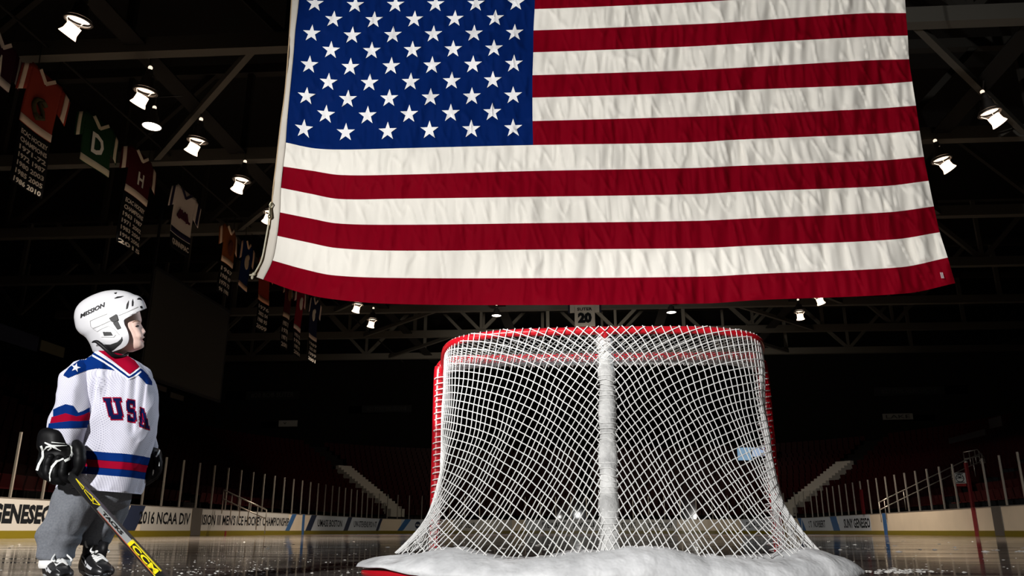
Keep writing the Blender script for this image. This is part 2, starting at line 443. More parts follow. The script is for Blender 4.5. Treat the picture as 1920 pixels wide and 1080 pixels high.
panel('stripe', 578, 588, NAVY, th=0.008, slant=0.8, label='navy slanted stripe'); panel('stripe', 648, 656, NAVY, th=0.009, slant=0.8, label='navy slanted stripe')
board_text('UMASS BOSTON', 595, 641, 0.42, 0.82, P_, 0.02)
P_ = panel('advert_panel', 660, 713, ADW, label='pale blue advert with a dark school name')
board_text('UW-STEVENS POINT', 663, 706, 0.42, 0.82, P_, 0.02); panel('stripe', 708, 713, NAVY, th=0.009, slant=0.6, label='navy slanted stripe')
P_ = panel('advert_panel', 752, 818, ADW, label='pale blue advert with a round navy logo')
panel('stripe', 752, 763, LBLUE, th=0.008, slant=0.8, label='blue slanted stripe')
s_ = s_of_px(783); c_, n_ = path_at(s_, -0.012, 0.62); t_ = Vector((n_.y, -n_.x, 0))
mk('disc', [c_]+[c_+t_*0.26*math.cos(2*PI*i/24)+Vector((0, 0, 0.26*math.sin(2*PI*i/24))) for i in range(24)], [(0, 1+i, 1+(i+1) % 24) for i in range(24)], NAVY, P_, smooth=False)
board_text('NCAA', 779.5, 786.5, 0.55, 0.69, P_, 0.02, mat('white_lettering', (0.7, 0.7, 0.7), 0.5), 0.016)
board_text('#THE', 794, 812, 0.50, 0.74, P_, 0.01)
P_ = panel('advert_panel', 850, 960, ADG, label='grey advert seen through the net')
board_text('ST. OLAF', 860, 890, 0.42, 0.82, P_)
P_ = panel('advert_panel', 985, 1130, ADW, label='pale blue advert seen through the net, left of the padded bar')
board_text('STEWARTS', 1016, 1062, 0.40, 0.84, P_); board_text('JEWELL', 1074, 1118, 0.40, 0.84, P_)
P_ = panel('advert_panel', 1135, 1270, ADG, label='grey advert seen through the net, right of the padded bar')
board_text('STATE', 1165, 1192, 0.42, 0.82, P_); board_text('ICE HOCKEY', 1215, 1262, 0.42, 0.82, P_)
P_ = panel('advert_panel', 1390, 1450, ADW, label='pale blue advert behind the right side of the net')
board_text('PLYMOUTH', 1400, 1440, 0.42, 0.82, P_)
P_ = panel('advert_panel', 1501, 1572, ADW, label='pale blue advert with a short school name')
panel('stripe', 1500, 1508, LBLUE, th=0.008, slant=-0.5, label='blue slanted stripe'); panel('stripe', 1560, 1572, LBLUE, th=0.008, slant=-0.5, label='blue slanted stripe')
board_text('ST. NORBERT', 1517, 1548, 0.40, 0.84, P_)
P_ = panel('advert_panel', 1573, 1633, ADW, label='pale blue advert with a long school name')
board_text('SUNY GENESEO', 1583, 1632, 0.34, 0.86, P_, 0.03)
panel('blue_line_mark', 1657, 1663, LBLUE, 0.0, 1.04, 0.024, label='blue line carried up the right boards')
panel('red_line_mark', 1826, 1833, RLINE, 0.0, 1.06, 0.024, label='dark red line carried up the right boards')
panel('gate', 1864, 1881, GDOOR, 0.02, 1.05, 0.03, label='grey metal gate in the right boards')
panel('gate', 422, 425, RLINE, 0.0, 0.2, 0.026, label='dark red mark on the kick plate')

# glass -----------------------------------------------------------
def glass_mat():
    m = bpy.data.materials.new('rink_glass'); m.use_nodes = True; nt = m.node_tree; N = nt.nodes; L = nt.links
    for n in list(N): N.remove(n)
    o = N.new('ShaderNodeOutputMaterial'); mx = N.new('ShaderNodeMixShader'); t = N.new('ShaderNodeBsdfTransparent'); g = N.new('ShaderNodeBsdfGlossy')
    g.inputs['Roughness'].default_value = 0.04; t.inputs[0].default_value = (0.95, 0.96, 0.96, 1); mx.inputs[0].default_value = 0.02
    L.new(t.outputs[0], mx.inputs[1]); L.new(g.outputs[0], mx.inputs[2]); L.new(mx.outputs[0], o.inputs[0]); return m
GL = glass_mat(); ALU = mat('aluminium_stanchion', (0.34, 0.31, 0.27), 0.4, 0.5)
gp = None; step = 1.22; GH = 1.75; s = 0.3
while s < RS[-1]-step:
    P, n = path_at(s, 0.06, 1.06); P2, _ = path_at(s+step, 0.06, 1.06)
    if gp is None:
        r = empty('glass_panel', (0, 0, 0)); a = MB(); a.box((step/2, 0, GH/2), step-0.06, 0.012, GH)
        b = MB(); b.box((0, 0, GH/2), 0.045, 0.06, GH)
        gp = (r, a.build('glass_pane', GL, r), b.build('stanchion', ALU, r))
    else:
        r = gp[0].copy(); COL.objects.link(r)
        for ch in gp[1:]:
            k = ch.copy(); COL.objects.link(k); k.parent = r
    d = P2-P; r.location = P; r.rotation_euler = (0, 0, math.atan2(d.y, d.x)); 
    wh = 'left side boards' if P.x < XC-HW+1.2 else 'right side boards' if P.x > XC+HW-1.2 else 'curved far end boards'
    tagit(r, 'clear glass pane with a slim grey post standing on the '+wh, 'glass panel', 'glass panes above the '+wh)
    s += step
RPOST = mat('dark_red_pad', (0.055, 0.003, 0.005), 0.7, spec=0.1)
for px, z1, wd, lab in ((1830, 2.75, 0.16, 'tall dark red padded post on the right boards at the centre line'), (1623, 2.35, 0.30, 'short wide dark red pad on the right boards beside the school advert')):
    P, n = path_at(s_of_px(px), -0.02, 0)
    m_ = MB(); m_.box(P+Vector((0, 0, (1.065+z1)/2)), 0.08, wd, z1-1.065); tagit(m_.build('padded_post', RPOST, origin=P+Vector((0, 0, 1.065))), lab, 'post')
# no-entry style notice on the right glass
P, n = path_at(s_of_px(1797), 0.32, 0); zz = 2.25
sg = empty('notice_sign', P+Vector((0, 0, zz)), 'small white notice with a round black emblem beside the tall red post on the right', 'sign')
m_ = MB(); m_.box(P+Vector((0, 0, zz)), 0.46, 0.012, 0.42); m_.build('board', mat('dull_white_sign', (0.42, 0.41, 0.39), 0.5), sg)
m_ = MB(); m_.box(P+Vector((0, 0, zz-0.27)), 0.42, 0.012, 0.10); m_.build('caption_strip', mat('sign_red', (0.20, 0.01, 0.01), 0.5), sg)
m_ = MB(); m_.tube([P+Vector((0.15*math.cos(2*PI*i/24), -0.012, zz+0.15*math.sin(2*PI*i/24))) for i in range(24)], 0.014, 5, closed=True)
for i in range(6): m_.beam(P+Vector((0, -0.012, zz)), P+Vector((0.13*math.cos(PI*i/5), -0.012, zz+0.13*math.sin(PI*i/5))), 0.02)
m_.box(P+Vector((0, -0.010, zz-0.165)), 0.32, 0.006, 0.03); m_.box(P+Vector((0, -0.010, zz+0.175)), 0.30, 0.006, 0.03)
m_.build('emblem', LETTER, sg)
m_ = MB(); m_.beam(P+Vector((-0.32, 0.01, zz)), P+Vector((0, 0.01, zz)), 0.03); m_.build('bracket', BLACK, sg)
# handrails
RAIL = mat('worn_steel_rail', (0.42, 0.38, 0.33), 0.35, 0.8)
def handrail(Y, pxs, lab, cat='handrail'):
    pts = [atY(px, py, Y) for px, py in pxs]; base = Vector((pts[0].x, Y, pts[0].z-0.9))
    r = empty('handrail', base, lab, cat)
    m_ = MB(); m_.tube(pts, 0.028, 8); m_.build('top_rail', RAIL, r, True)
    m_ = MB(); m_.tube([p-Vector((0, 0, 0.36)) for p in pts], 0.025, 8); m_.build('lower_rail', RAIL, r, True)
    n = 6
    for i in range(n):
        t = i/(n-1)*(len(pts)-1); k = min(int(t), len(pts)-2); p = pts[k].lerp(pts[k+1], t-k)
        m_ = MB(); m_.tube([p, p-Vector((0, 0, 0.95))], 0.022, 6); m_.build('baluster', RAIL, r, True)
handrail(40.0, [(1648, 942), (1664, 934), (1812, 862), (1840, 850)], 'slanted double pipe handrail rising through the right stand')
handrail(30.5, [(420, 919), (500, 956)], 'sloping pipe handrail behind the left glass beside the gate')
handrail(43.0, [(1806, 848), (1832, 843), (1845, 858)], 'small bent pipe guard at the head of the right handrail')

# hanging display screen wall on the left, fascia panels
def quadthing(name, corners, th, nrm, mt, lab, cat):
    c = sum((Vector(p) for p in corners), Vector())/4; V = [Vector(p) for p in corners]+[Vector(p)+Vector(nrm)*th for p in corners]
    return tagit(mk(name, V, [(0, 1, 2, 3), (7, 6, 5, 4), (0, 4, 5, 1), (1, 5, 6, 2), (2, 6, 7, 3), (3, 7, 4, 0)], mt, None, None, False, c), lab, cat)
sc_ = quadthing('projection_screen', [(-17, 26.4, 6.0), (-17, 32.6, 6.0), (-17, 32.6, 10.2), (-17, 26.4, 10.2)], 0.15, (-1, 0, 0), mat('dim_screen_cloth', (0.010, 0.010, 0.0075), 0.8), 'large dark rectangular screen hanging above the left stand', 'screen')
m_ = MB(); m_.beam((-17, 26.3, 10.25), (-17, 32.7, 10.25), 0.12); m_.beam((-17.05, 26.3, 5.95), (-17.05, 32.7, 5.95), 0.1); m_.beam((-17.05, 26.32, 5.9), (-17.05, 26.32, 13), 0.08); m_.beam((-17.05, 32.68, 5.9), (-17.05, 32.68, 13), 0.08)
mo = mk('frame', m_.V, m_.F, BLACK, sc_, m_.M, False)
def side_panel(px0, px1, py0, h, col, lab, X=-24.0):
    a = atX(px0, py0, X); y1 = atX(px1, py0+0.35*(px1-px0), X).y; hz = h*mpp(a)
    return quadthing('wall_panel', [(X, a.y, a.z-hz), (X, y1, a.z-hz), (X, y1, a.z), (X, a.y, a.z)], 0.05, (-1, 0, 0), mat('panel_'+str(px0), col, 0.7), lab, 'panel')
side_panel(0, 74, 606, 30, (0.008, 0.012, 0.035), 'dark blue panel on the left wall above the player in the helmet')
side_panel(78, 122, 637, 20, (0.09, 0.085, 0.05), 'pale dirty yellow panel behind the white helmet')
side_panel(290, 313, 719, 9, (0.10, 0.09, 0.08), 'small grey panel under the dark screen, nearer the player')
side_panel(321, 345, 735, 10, (0.09, 0.085, 0.07), 'small blank panel under the dark screen, farther from the player')
def right_panel(px0, px1, py0, h, lab, X=22.0):
    a = atX(px0, py0, X); y1 = atX(px1, py0-0.3*(px1-px0), X).y; hz = h*mpp(a)
    return quadthing('wall_panel', [(X, a.y, a.z-hz), (X, y1, a.z-hz), (X, y1, a.z), (X, a.y, a.z)], 0.05, (1, 0, 0), mat('panel_r%d' % px0, (0.05, 0.05, 0.055), 0.7), lab, 'panel')
right_panel(1778, 1846, 822, 10, 'dim grey parapet panel high on the right, lower and longer piece')
right_panel(1853, 1876, 786, 18, 'dim grey parapet panel high on the right, upper and shorter piece')
def far_panel(px0, px1, py0, py1, col, lab, Y=74.0, text=None, tcol=(0.01, 0.01, 0.012), es=None, txs=(0.1, 0.9, 0.2, 0.8), name='wall_sign', cat='sign'):
    a, b = atY(px0, py1, Y), atY(px1, py0, Y)
    mt = mat('far_%d' % px0, col, 0.7) if not es else mat('far_%d' % px0, col, 0.4, emit=col, es=es)
    o = quadthing(name, [(a.x, Y, a.z), (b.x, Y, a.z), (b.x, Y, b.z), (a.x, Y, b.z)], 0.06, (0, 1, 0), mt, lab, cat)
    if text:
        V2, F = text2d(text, 0.01); V = [Vector((a.x+(b.x-a.x)*(txs[0]+(txs[1]-txs[0])*x), Y-0.02, a.z+(b.z-a.z)*(txs[2]+(txs[3]-txs[2])*y))) for x, y in V2]
        mk('lettering', V, F, mat('ltr_%d' % px0, tcol, 0.6), o, smooth=False)
    return o
far_panel(522, 558, 788, 800, (0.30, 0.29, 0.27), 'small white sign with a black bird mark on the far left wall', text='v', txs=(0.25, 0.42, 0.35, 0.7))
far_panel(1656, 1711, 775, 787, (0.20, 0.19, 0.17), 'long narrow pale sign on the far right wall', text='LAKE', tcol=(0.02, 0.02, 0.02))
far_panel(460, 562, 732, 750, (0.006, 0.006, 0.006), 'black fascia sign with grey lettering left of the net', text='#20 BOB SUTER', tcol=(0.06, 0.055, 0.05))
far_panel(678, 772, 759, 774, (0.006, 0.006, 0.006), 'black fascia sign with grey lettering just left of the net', text='#21 MIKE ERUZIONE', tcol=(0.03, 0.028, 0.026))
far_panel(1640, 1770, 724, 742, (0.006, 0.006, 0.006), 'black fascia sign with grey lettering right of the net', text='#27 PHIL VERCHOTA', tcol=(0.03, 0.028, 0.026))
far_panel(1384, 1407, 839, 863, (0.30, 0.50, 0.72), 'lit pale blue display behind the right of the net, left one', 66, es=0.55, name='display_screen', cat='screen')
far_panel(1411, 1436, 839, 856, (0.42, 0.55, 0.78), 'lit pale blue display behind the right of the net, right one', 66, es=0.65, name='display_screen', cat='screen')

# ------------------------------------------------------------------ roof trusses
TY = [9.9, 15.8, 21.5, 27.5, 33.3, 39.2, 44.7, 50.7]
WHICH = ['nearest and hidden above the flag top', 'first seen on both sides of the flag near the top', 'second seen beside the flag', 'third seen beside the flag', 'fourth seen beside the flag', 'just under the lower edge of the flag', 'second below the flag', 'lowest and farthest above the net']
for i, y0 in enumerate(TY):
    def P(x, z): return Vector((x, y0+0.045*x, z))
    t = empty('roof_truss', P(0, 12), 'grey steel roof truss, '+WHICH[i], 'truss', )
    a = MB(); a.beam(P(-30, 12), P(30, 12), 0.30, 0.42); a.build('lower_chord', STEEL, t)
    a = MB(); a.beam(P(-30, 15.2), P(30, 15.2), 0.28, 0.34); a.build('upper_chord', STEEL_SHADED, t)
    x0 = -6.6 if i in (6,) else -6.9; k = -3
    for k in range(-3, 4):
        xc_ = x0+8.3*k+ (0 if i % 2 == 0 else -0.4)
        for dx in (-2.2, 2.2):
            a = MB(); a.beam(P(xc_, 12.1), P(xc_+dx*1.3, 15.1), 0.16, 0.2); a.build('brace', STEEL if i >= 4 else STEEL_SHADED, t)  # nearer webs take the steel with shade in its colour
        a = MB(); a.beam(P(xc_, 12.1), P(xc_, 15.1), 0.13, 0.16); a.build('brace', STEEL if i >= 4 else STEEL_SHADED, t)
        a = MB(); a.beam(P(xc_+4.15, 12.1), P(xc_+4.15, 15.1), 0.16, 0.2); a.build('brace', STEEL if i >= 4 else STEEL_SHADED, t)
for i in range(1, 7):
    y0, y1 = TY[i], TY[i+1]
    for sx, xa, xb, nm in ((-1, -8.1, -14.0, 'left'), (1, 7.9, 13.6, 'right')):
        m_ = MB(); m_.beam((xa, y0+0.045*xa, 11.95), (xb, y1+0.045*xb, 11.95), 0.16, 0.2)
        tagit(m_.build('roof_brace', STEEL, origin=((xa+xb)/2, (y0+y1)/2, 11.95)), 'slanting steel roof brace from %s, %s of the flag' % (['', 'the first truss', 'the second truss', 'the third truss', 'the fourth truss', 'the truss under the flag edge', 'the second truss below the flag'][i], nm), 'brace')

# ------------------------------------------------------------------ arena lamps
LAMPON = mat('lamp_glow', (1, 1, 1), 0.5, emit=(1.0, 0.93, 0.82), es=7.0)
LAMPWARM = mat('lamp_glass_glow', (1, 0.9, 0.8), 0.3, emit=(1.0, 0.80, 0.62), es=1.25)
LAMPCREAM = mat('lamp_inner_glow', (1, 0.9, 0.8), 0.3, emit=(1.0, 0.86, 0.70), es=1.3)
LAMPMET = mat('lamp_housing', (0.10, 0.09, 0.085), 0.4, 0.6)
def lamp(px, py, Z=11.0, tilt=(0, 0), lab='', warm=True, bare=False, power=260):
    p = atZ(px, py, Z); ax2 = Vector((tilt[0], tilt[1], -1)).normalized(); ax = Vector((tilt[0]*0.22, tilt[1], -1)).normalized()
    r = empty('arena_lamp', p, lab, 'lamp', 'high bay lamps under the roof trusses')
    a = MB(); a.lathe([(0.02, -0.62), (0.07, -0.60), (0.10, -0.48), (0.08, -0.42), (0.15, -0.38), (0.17, -0.2), (0.26, -0.08), (0.27, -0.06), (0.25, -0.05), (0.24, -0.07)], p, ax); a.build('housing', LAMPMET, r, True)
    a = MB(); a.lathe([(0.0, -0.075), (0.24, -0.07)], p, ax); a.build('reflector', LAMPON if bare or px < 200 else LAMPCREAM, r, True)
    a = MB(); a.lathe([(0.0, -0.43), (0.075, -0.44), (0.08, -0.40)], p+Vector((0, 0, 0.02)), ax); a.ball(p-ax*0.66, 0.055); a.build('cap_glow', LAMPWARM, r, True)
    if not bare:
        a = MB(); a.lathe([(0.275, -0.04), (0.30, 0.0), (0.29, 0.02), (0.25, 0.02), (0.25, -0.02), (0.275, -0.04)], p, ax); a.build('ring', LAMPMET, r, True)
        a = MB(); a.lathe([(0.15, 0.12), (0.155, 0.30), (0.20, 0.40), (0.185, 0.40), (0.14, 0.30), (0.135, 0.12)], p, ax2)
        for q_ in (0, 1, 2):
            v_ = Vector((math.cos(2.1*q_), math.sin(2.1*q_), 0)); a.tube([p+v_*0.24, p+ax2*0.14+v_*0.145], 0.008, 5); a.build('glass_skirt', LAMPWARM, r, True)
    a = MB(); a.tube([p-ax*0.6, Vector((p.x, p.y, 12.0))-Vector((0, 0, 0.0))], 0.02, 6); a.build('hanger', LAMPMET, r)
    rx = min((-11.15, -4.7, 4.23, 11.0), key=lambda q: abs(q-p.x)); m2 = MB(); m2.beam((p.x, p.y, 12.0), (rx+0.001, p.y+0.001, 12.0), 0.04); m2.build('bracket', BLACK, r)
    l = bpy.data.lights.new('lamp_light', 'SPOT'); l.energy = power; l.spot_size = math.radians(88); l.spot_blend = 0.7; l.shadow_soft_size = 0.2; l.color = (1, 0.86, 0.7)
    lo = bpy.data.objects.new('bulb_light', l); COL.objects.link(lo); lo.parent = r; lo.location = ax2*0.46
    lo.rotation_euler = Vector((0, 0, -1)).to_track_quat('-Z', 'Y').to_euler()
PWR = 4000
lamp(147, 40, tilt=(-0.75, 0.1), lab='bright high bay lamp at the upper left corner above the red jersey banner', power=PWR)
lamp(273, 172, tilt=(-0.55, 0.1), lab='high bay lamp above the bare bright lamp on the left', power=PWR)
lamp(284, 241, tilt=(0.0, 0.0), lab='single bare bright lamp above the maroon jersey banner', bare=True, power=PWR)
lamp(370, 264, tilt=(-0.5, 0.1), lab='high bay lamp right of the bare bright lamp, above the white jersey banner', power=PWR)
lamp(453, 338, tilt=(-0.35, 0), lab='high bay lamp left of the flag above the orange jersey banner', power=PWR)
lamp(508, 399, tilt=(-0.3, 0), lab='lamp partly behind the rope at the left edge of the flag', power=PWR)
lamp(671, 571, tilt=(-0.25, 0), lab='lamp peeking out just under the lower left edge of the flag', power=PWR)
lamp(698, 600, tilt=(-0.2, 0), lab='lamp hanging left of the net beneath the flag', power=PWR)
lamp(931, 594, tilt=(0, 0), lab='shallow lamp left of the number banner above the net', bare=True, power=PWR)
lamp(1259, 588, tilt=(0, 0), lab='shallow lamp right of the number banner above the net', bare=True, power=PWR)
lamp(1499, 585, tilt=(0.05, 0), lab='lamp right of the net beneath the flag', power=PWR)
lamp(1534, 556, tilt=(0.3, 0), lab='lamp peeking out just under the lower right edge of the flag', power=PWR)
lamp(1765, 300, tilt=(0.6, 0), lab='lower of the two bright lamps right of the flag', power=PWR)
lamp(1856, 212, tilt=(0.6, 0), lab='upper of the two bright lamps right of the flag', power=PWR)

# ------------------------------------------------------------------ jersey banners (plane x = -13.4, facing the rink)
XB = -13.42
def bcloth(c): return mat('banner_%.3f_%.3f_%.3f' % c, c, 0.9, bump=(3, 0.3, 0.05), spec=0.05)
BWH = bcloth((0.50, 0.45, 0.39)); BBL = bcloth((0.006, 0.006, 0.007))
def jersey_banner(px, pw, lines, body, trim, lab, letter=None, lettercol=None, hj=1.75, hl=2.2, two=True, top=None, skip_top=False, logo=None):
    """px: photo x of the near shoulder; jersey 1.62 m wide in the plane, list of championships below"""
    py = 995-(1113-px)*0.8335 if top is None else top
    a = atX(px, py, XB); y0 = a.y; zt = a.z; W = pw
    r = empty('jersey_banner', (XB, y0+W/2, zt), lab, 'banner', )
    def pt(u, v, d=0.0):
        wv = 0.05*math.sin(u*5+y0)+0.04*math.sin(v*2.2+y0)
        return Vector((XB+wv*0.8+d, y0+u*W, zt-v))
    def region(name, x0, x1, v0, v1, m, par=r, d=0.0, th=0.015, nx=10, ny=10, skew=None):
        V = []; F = []
        for j in range(ny+1):
            for i in range(nx+1):
                u = x0+(x1-x0)*i/nx; v = v0+(v1-v0)*j/ny
                if skew: u, v = skew(u, v)
                V.append(pt(u, v, d))
        n = len(V); V += [p-Vector((th, 0, 0)) for p in V]
        for j in range(ny):
            for i in range(nx):
                q = j*(nx+1)+i; F.append((q, q+1, q+nx+2, q+nx+1)); F.append((n+q, n+q+nx+1, n+q+nx+2, n+q+1))
        for i in range(nx): F.append((i, n+i, n+i+1, i+1)); q = ny*(nx+1)+i; F.append((q, q+1, n+q+1, n+q))
        for j in range(ny): q = j*(nx+1); F.append((q, q+nx+1, n+q+nx+1, n+q)); q += nx; F.append((q, n+q, n+q+nx+1, q+nx+1))
        return mk(name, V, F, m, par)
    MBd = bcloth(body); MTr = bcloth(trim)
    V = []; F = []
    jb = region('jersey', 0.18, 0.82, 0.0, hj, MBd, nx=14, ny=14)
    def sl(sgn):
        return lambda u, v: (u, v+abs(u-(0.2 if sgn < 0 else 0.8))*1.1)
    for sgn in (-1, 1):
        x0, x1 = (0.0, 0.19) if sgn < 0 else (0.81, 1.0)
        sv = region('sleeve', x0, x1, 0.02, 0.72, MBd, skew=sl(sgn), nx=6, ny=6)
        e0, e1 = (0.035, 0.11) if sgn < 0 else (0.89, 0.965)
        region('sleeve_stripe', e0, e1, 0.02, 0.72, MTr, sv, 0.012, skew=sl(sgn), nx=3, ny=6)
    region('hem_stripe', 0.18, 0.82, hj-0.22, hj-0.02, MTr, jb, 0.012, ny=2)
    cb = MB(); pts = [pt(0.34, 0.02, 0.03), pt(0.5, 0.26, 0.03), pt(0.66, 0.02, 0.03)]; cb.beam(pts[0], pts[1], 0.03, 0.09); cb.beam(pts[1], pts[2], 0.03, 0.09)
    cb.build('collar', MTr, jb)
    if letter:
        V2, F = text2d(letter, 0.03); lh = 0.62 if letter != 'H' else 0.42
        mk('letter', [pt(0.5+(0.26 if letter == 'D' else 0.17)*(x-0.5), 1.08-lh*y, 0.03) for x, y in V2], F, bcloth(lettercol or (0.5, 0.48, 0.42)), jb, smooth=False)
    if logo: logo(pt, jb)
    hc_ = MB()
    for u_ in (0.3, 0.7): hc_.tube([pt(u_, 0.05), Vector((XB, y0+u_*W, 11.97))], 0.012, 5)
    hc_.build('hanging_cord', DARKWALL, r)
    if lines:
        ls = region('title_list', 0.18, 0.82, hj, hj+hl, BBL, ny=10)
        n = len(lines); dy = hl/(n+0.4)
        for k, tx in enumerate(lines):
            v1 = hj+0.12+dy*(k+0.78); V2, F = text2d(tx, 0.03); wf = 0.30 if len(tx) < 6 else 0.27
            mk('lettering', [pt(0.5+(x-0.5)*2*wf, v1-dy*0.62*y, 0.03) for x, y in V2], F, BWH, ls, smooth=False)
def cs_logo(pt, jb):
    m_ = MB()
    m_.tube([pt(0.5+0.13*math.cos(a), 0.95-0.22*math.sin(a), 0.03) for a in [math.radians(40+28*i) for i in range(10)]], 0.055, 6)
    m_.tube([pt(0.60, 0.80, 0.04), pt(0.52, 0.72, 0.04), pt(0.46, 0.85, 0.04), pt(0.56, 0.98, 0.04), pt(0.60, 1.15, 0.04), pt(0.48, 1.25, 0.04), pt(0.42, 1.15, 0.04)], 0.05, 6)
    m_.build('crest', bcloth((0.045, 0.04, 0.02)), jb, True)
def m_logo(pt, jb):
    m_ = MB(); P = [pt(0.36, 1.05, 0.04), pt(0.42, 0.75, 0.04), pt(0.5, 0.98, 0.04), pt(0.58, 0.75, 0.04), pt(0.66, 1.05, 0.04)]
    for a, b in zip(P, P[1:]): m_.beam(a, b, 0.03, 0.15)
    m_.beam(pt(0.3, 1.0, 0.05), pt(0.72, 1.02, 0.05), 0.03, 0.07); m_.build('crest', bcloth((0.05, 0.01, 0.02)), jb)
def blob_logo(col):
    def f(pt, jb):
        m_ = MB(); m_.ball(pt(0.5, 0.85, 0.03), 0.03, 0.18, 0.3); m_.ball(pt(0.55, 0.62, 0.03), 0.03, 0.12, 0.12); m_.build('crest', bcloth(col), jb, True)
    return f
CH = ['CHAMPIONS', '1971-72', '1972 1987', '1980 2003', '1985 2005', '1986 2010']
jersey_banner(-42, 1.5, None, (0.02, 0.004, 0.01), (0.40, 0.36, 0.33), 'dark jersey banner cut by the left picture edge', letter='A', hj=1.15)
jersey_banner(41, 1.75, ['ECAC HOCKEY']+CH, (0.19, 0.026, 0.016), (0.55, 0.45, 0.36), 'red jersey banner with a dark monogram and a long list of years', logo=cs_logo, hj=1.60, hl=1.55)
jersey_banner(152, 1.75, None, (0.008, 0.028, 0.011), (0.42, 0.38, 0.28), 'dark green jersey banner with a white letter D', letter='D', hj=1.5)
jersey_banner(232, 1.85, ['ECAC HOCKEY', 'CHAMPIONS', '1963 1987', '1971 2002', '1983 2004', '1994 2006', '2015'], (0.045, 0.006, 0.008), (0.50, 0.42, 0.34), 'maroon jersey banner with a small letter H and a list of years', letter='H', hj=1.5, hl=1.6)
jersey_banner(322, 1.9, ['QUINNIPIAC'], (0.42, 0.37, 0.33), (0.015, 0.012, 0.03), 'white jersey banner with a winged M mark and dark sleeves', logo=m_logo, hj=1.68, hl=0.5)
jersey_banner(415, 1.45, ['1967', '1968 69', '1970 73', '96 1980'], (0.19, 0.055, 0.014), (0.62, 0.45, 0.32), 'orange brown jersey banner left of the flag', logo=blob_logo((0.10, 0.03, 0.02)), hj=1.5, hl=1.15)
jersey_banner(450, 1.4, None, (0.006, 0.014, 0.06), (0.55, 0.36, 0.24), 'blue jersey banner with a gold crest beside the rope end of the flag', logo=blob_logo((0.45, 0.36, 0.25)), hj=1.95)
jersey_banner(487, 1.5, ['1976', '2002 04', '1988 95', '2009'], (0.22, 0.03, 0.012), (0.50, 0.25, 0.15), 'rust red banner hanging below the lower left corner of the flag', hj=1.95, hl=1.2)
jersey_banner(534, 1.05, ['1955 72', '1978', '1987 92', '2001'], (0.06, 0.008, 0.010), (0.40, 0.30, 0.22), 'narrow dark maroon banner, first below the flag edge', hj=1.95, hl=1.4, logo=blob_logo((0.12, 0.06, 0.03)))
jersey_banner(553, 1.5, ['1955 72', '1978', '1987 92', '2001'], (0.14, 0.008, 0.018), (0.55, 0.46, 0.40), 'crimson banner with a white crest below the flag edge', hj=2.15, hl=1.2, logo=blob_logo((0.5, 0.45, 0.4)))
jersey_banner(580, 1.7, ['1989', '2005 09', '1999', '2001'], (0.008, 0.01, 0.03), (0.45, 0.36, 0.30), 'navy banner with a small white crest, farthest of the left row', hj=2.1, hl=1.1, logo=blob_logo((0.45, 0.42, 0.36)))
m_ = MB(); m_.tube([(XB, 5, 12.0), (XB, 52, 12.0)], 0.035, 8); tagit(m_.build('banner_pipe', DARKWALL, origin=(XB, 28, 12)), 'thin dark pipe under the trusses carrying the row of jersey banners', 'pipe')
for x_, nm_2 in ((-11.15, 'left of the flag'), (-4.7, 'above the left half of the net'), (4.23, 'above the right half of the net'), (11.0, 'right of the flag')):
    m_ = MB(); m_.box((x_, 29, 12.02), 0.55, 47, 0.05); tagit(m_.build('lamp_rail', DARKWALL, origin=(x_, 29, 12.02)), 'long dark lamp rail under the trusses, '+nm_2, 'rail')
# number banner under the flag
Yn = 39.02
c0 = atY(1097, 612, Yn); wpx = mpp(c0)
nb = empty('number_banner', (c0.x, Yn, c0.z), 'pale jersey banner with a black number hanging behind the top of the net', 'banner')
m_ = MB(); m_.box((c0.x, Yn, c0.z+0.75), 38*wpx, 0.04, 1.5); m_.build('jersey_body', bcloth((0.36, 0.33, 0.29)), nb)
for sg_ in (-1, 1):
    m_ = MB(); m_.box((c0.x+sg_*23*wpx, Yn, c0.z+1.15), 9*wpx, 0.04, 0.75); o_ = m_.build('sleeve', bcloth((0.36, 0.33, 0.29)), nb)
    m_ = MB(); m_.box((c0.x+sg_*29.5*wpx, Yn, c0.z+1.12), 3.5*wpx, 0.05, 0.72); m_.build('sleeve_stripe', bcloth((0.02, 0.02, 0.03)), nb)
V2, F = text2d('20', 0.07); mk('number', [(c0.x+(-13+26*x)*wpx, Yn-0.04, c0.z+(6+21*y)*wpx) for x, y in V2], F, LETTER, nb, smooth=False)
V2, F = text2d('SUTER', 0.03); mk('name', [(c0.x+(-14+28*x)*wpx, Yn-0.04, c0.z+(30.5+6*y)*wpx) for x, y in V2], F, LETTER, nb, smooth=False)
m_ = MB(); m_.beam((c0.x-0.6, Yn, c0.z+1.5), (c0.x-0.6, Yn, 12), 0.02); m_.beam((c0.x+0.6, Yn, c0.z+1.5), (c0.x+0.6, Yn, 12), 0.02); m_.build('cords', STEEL, nb)

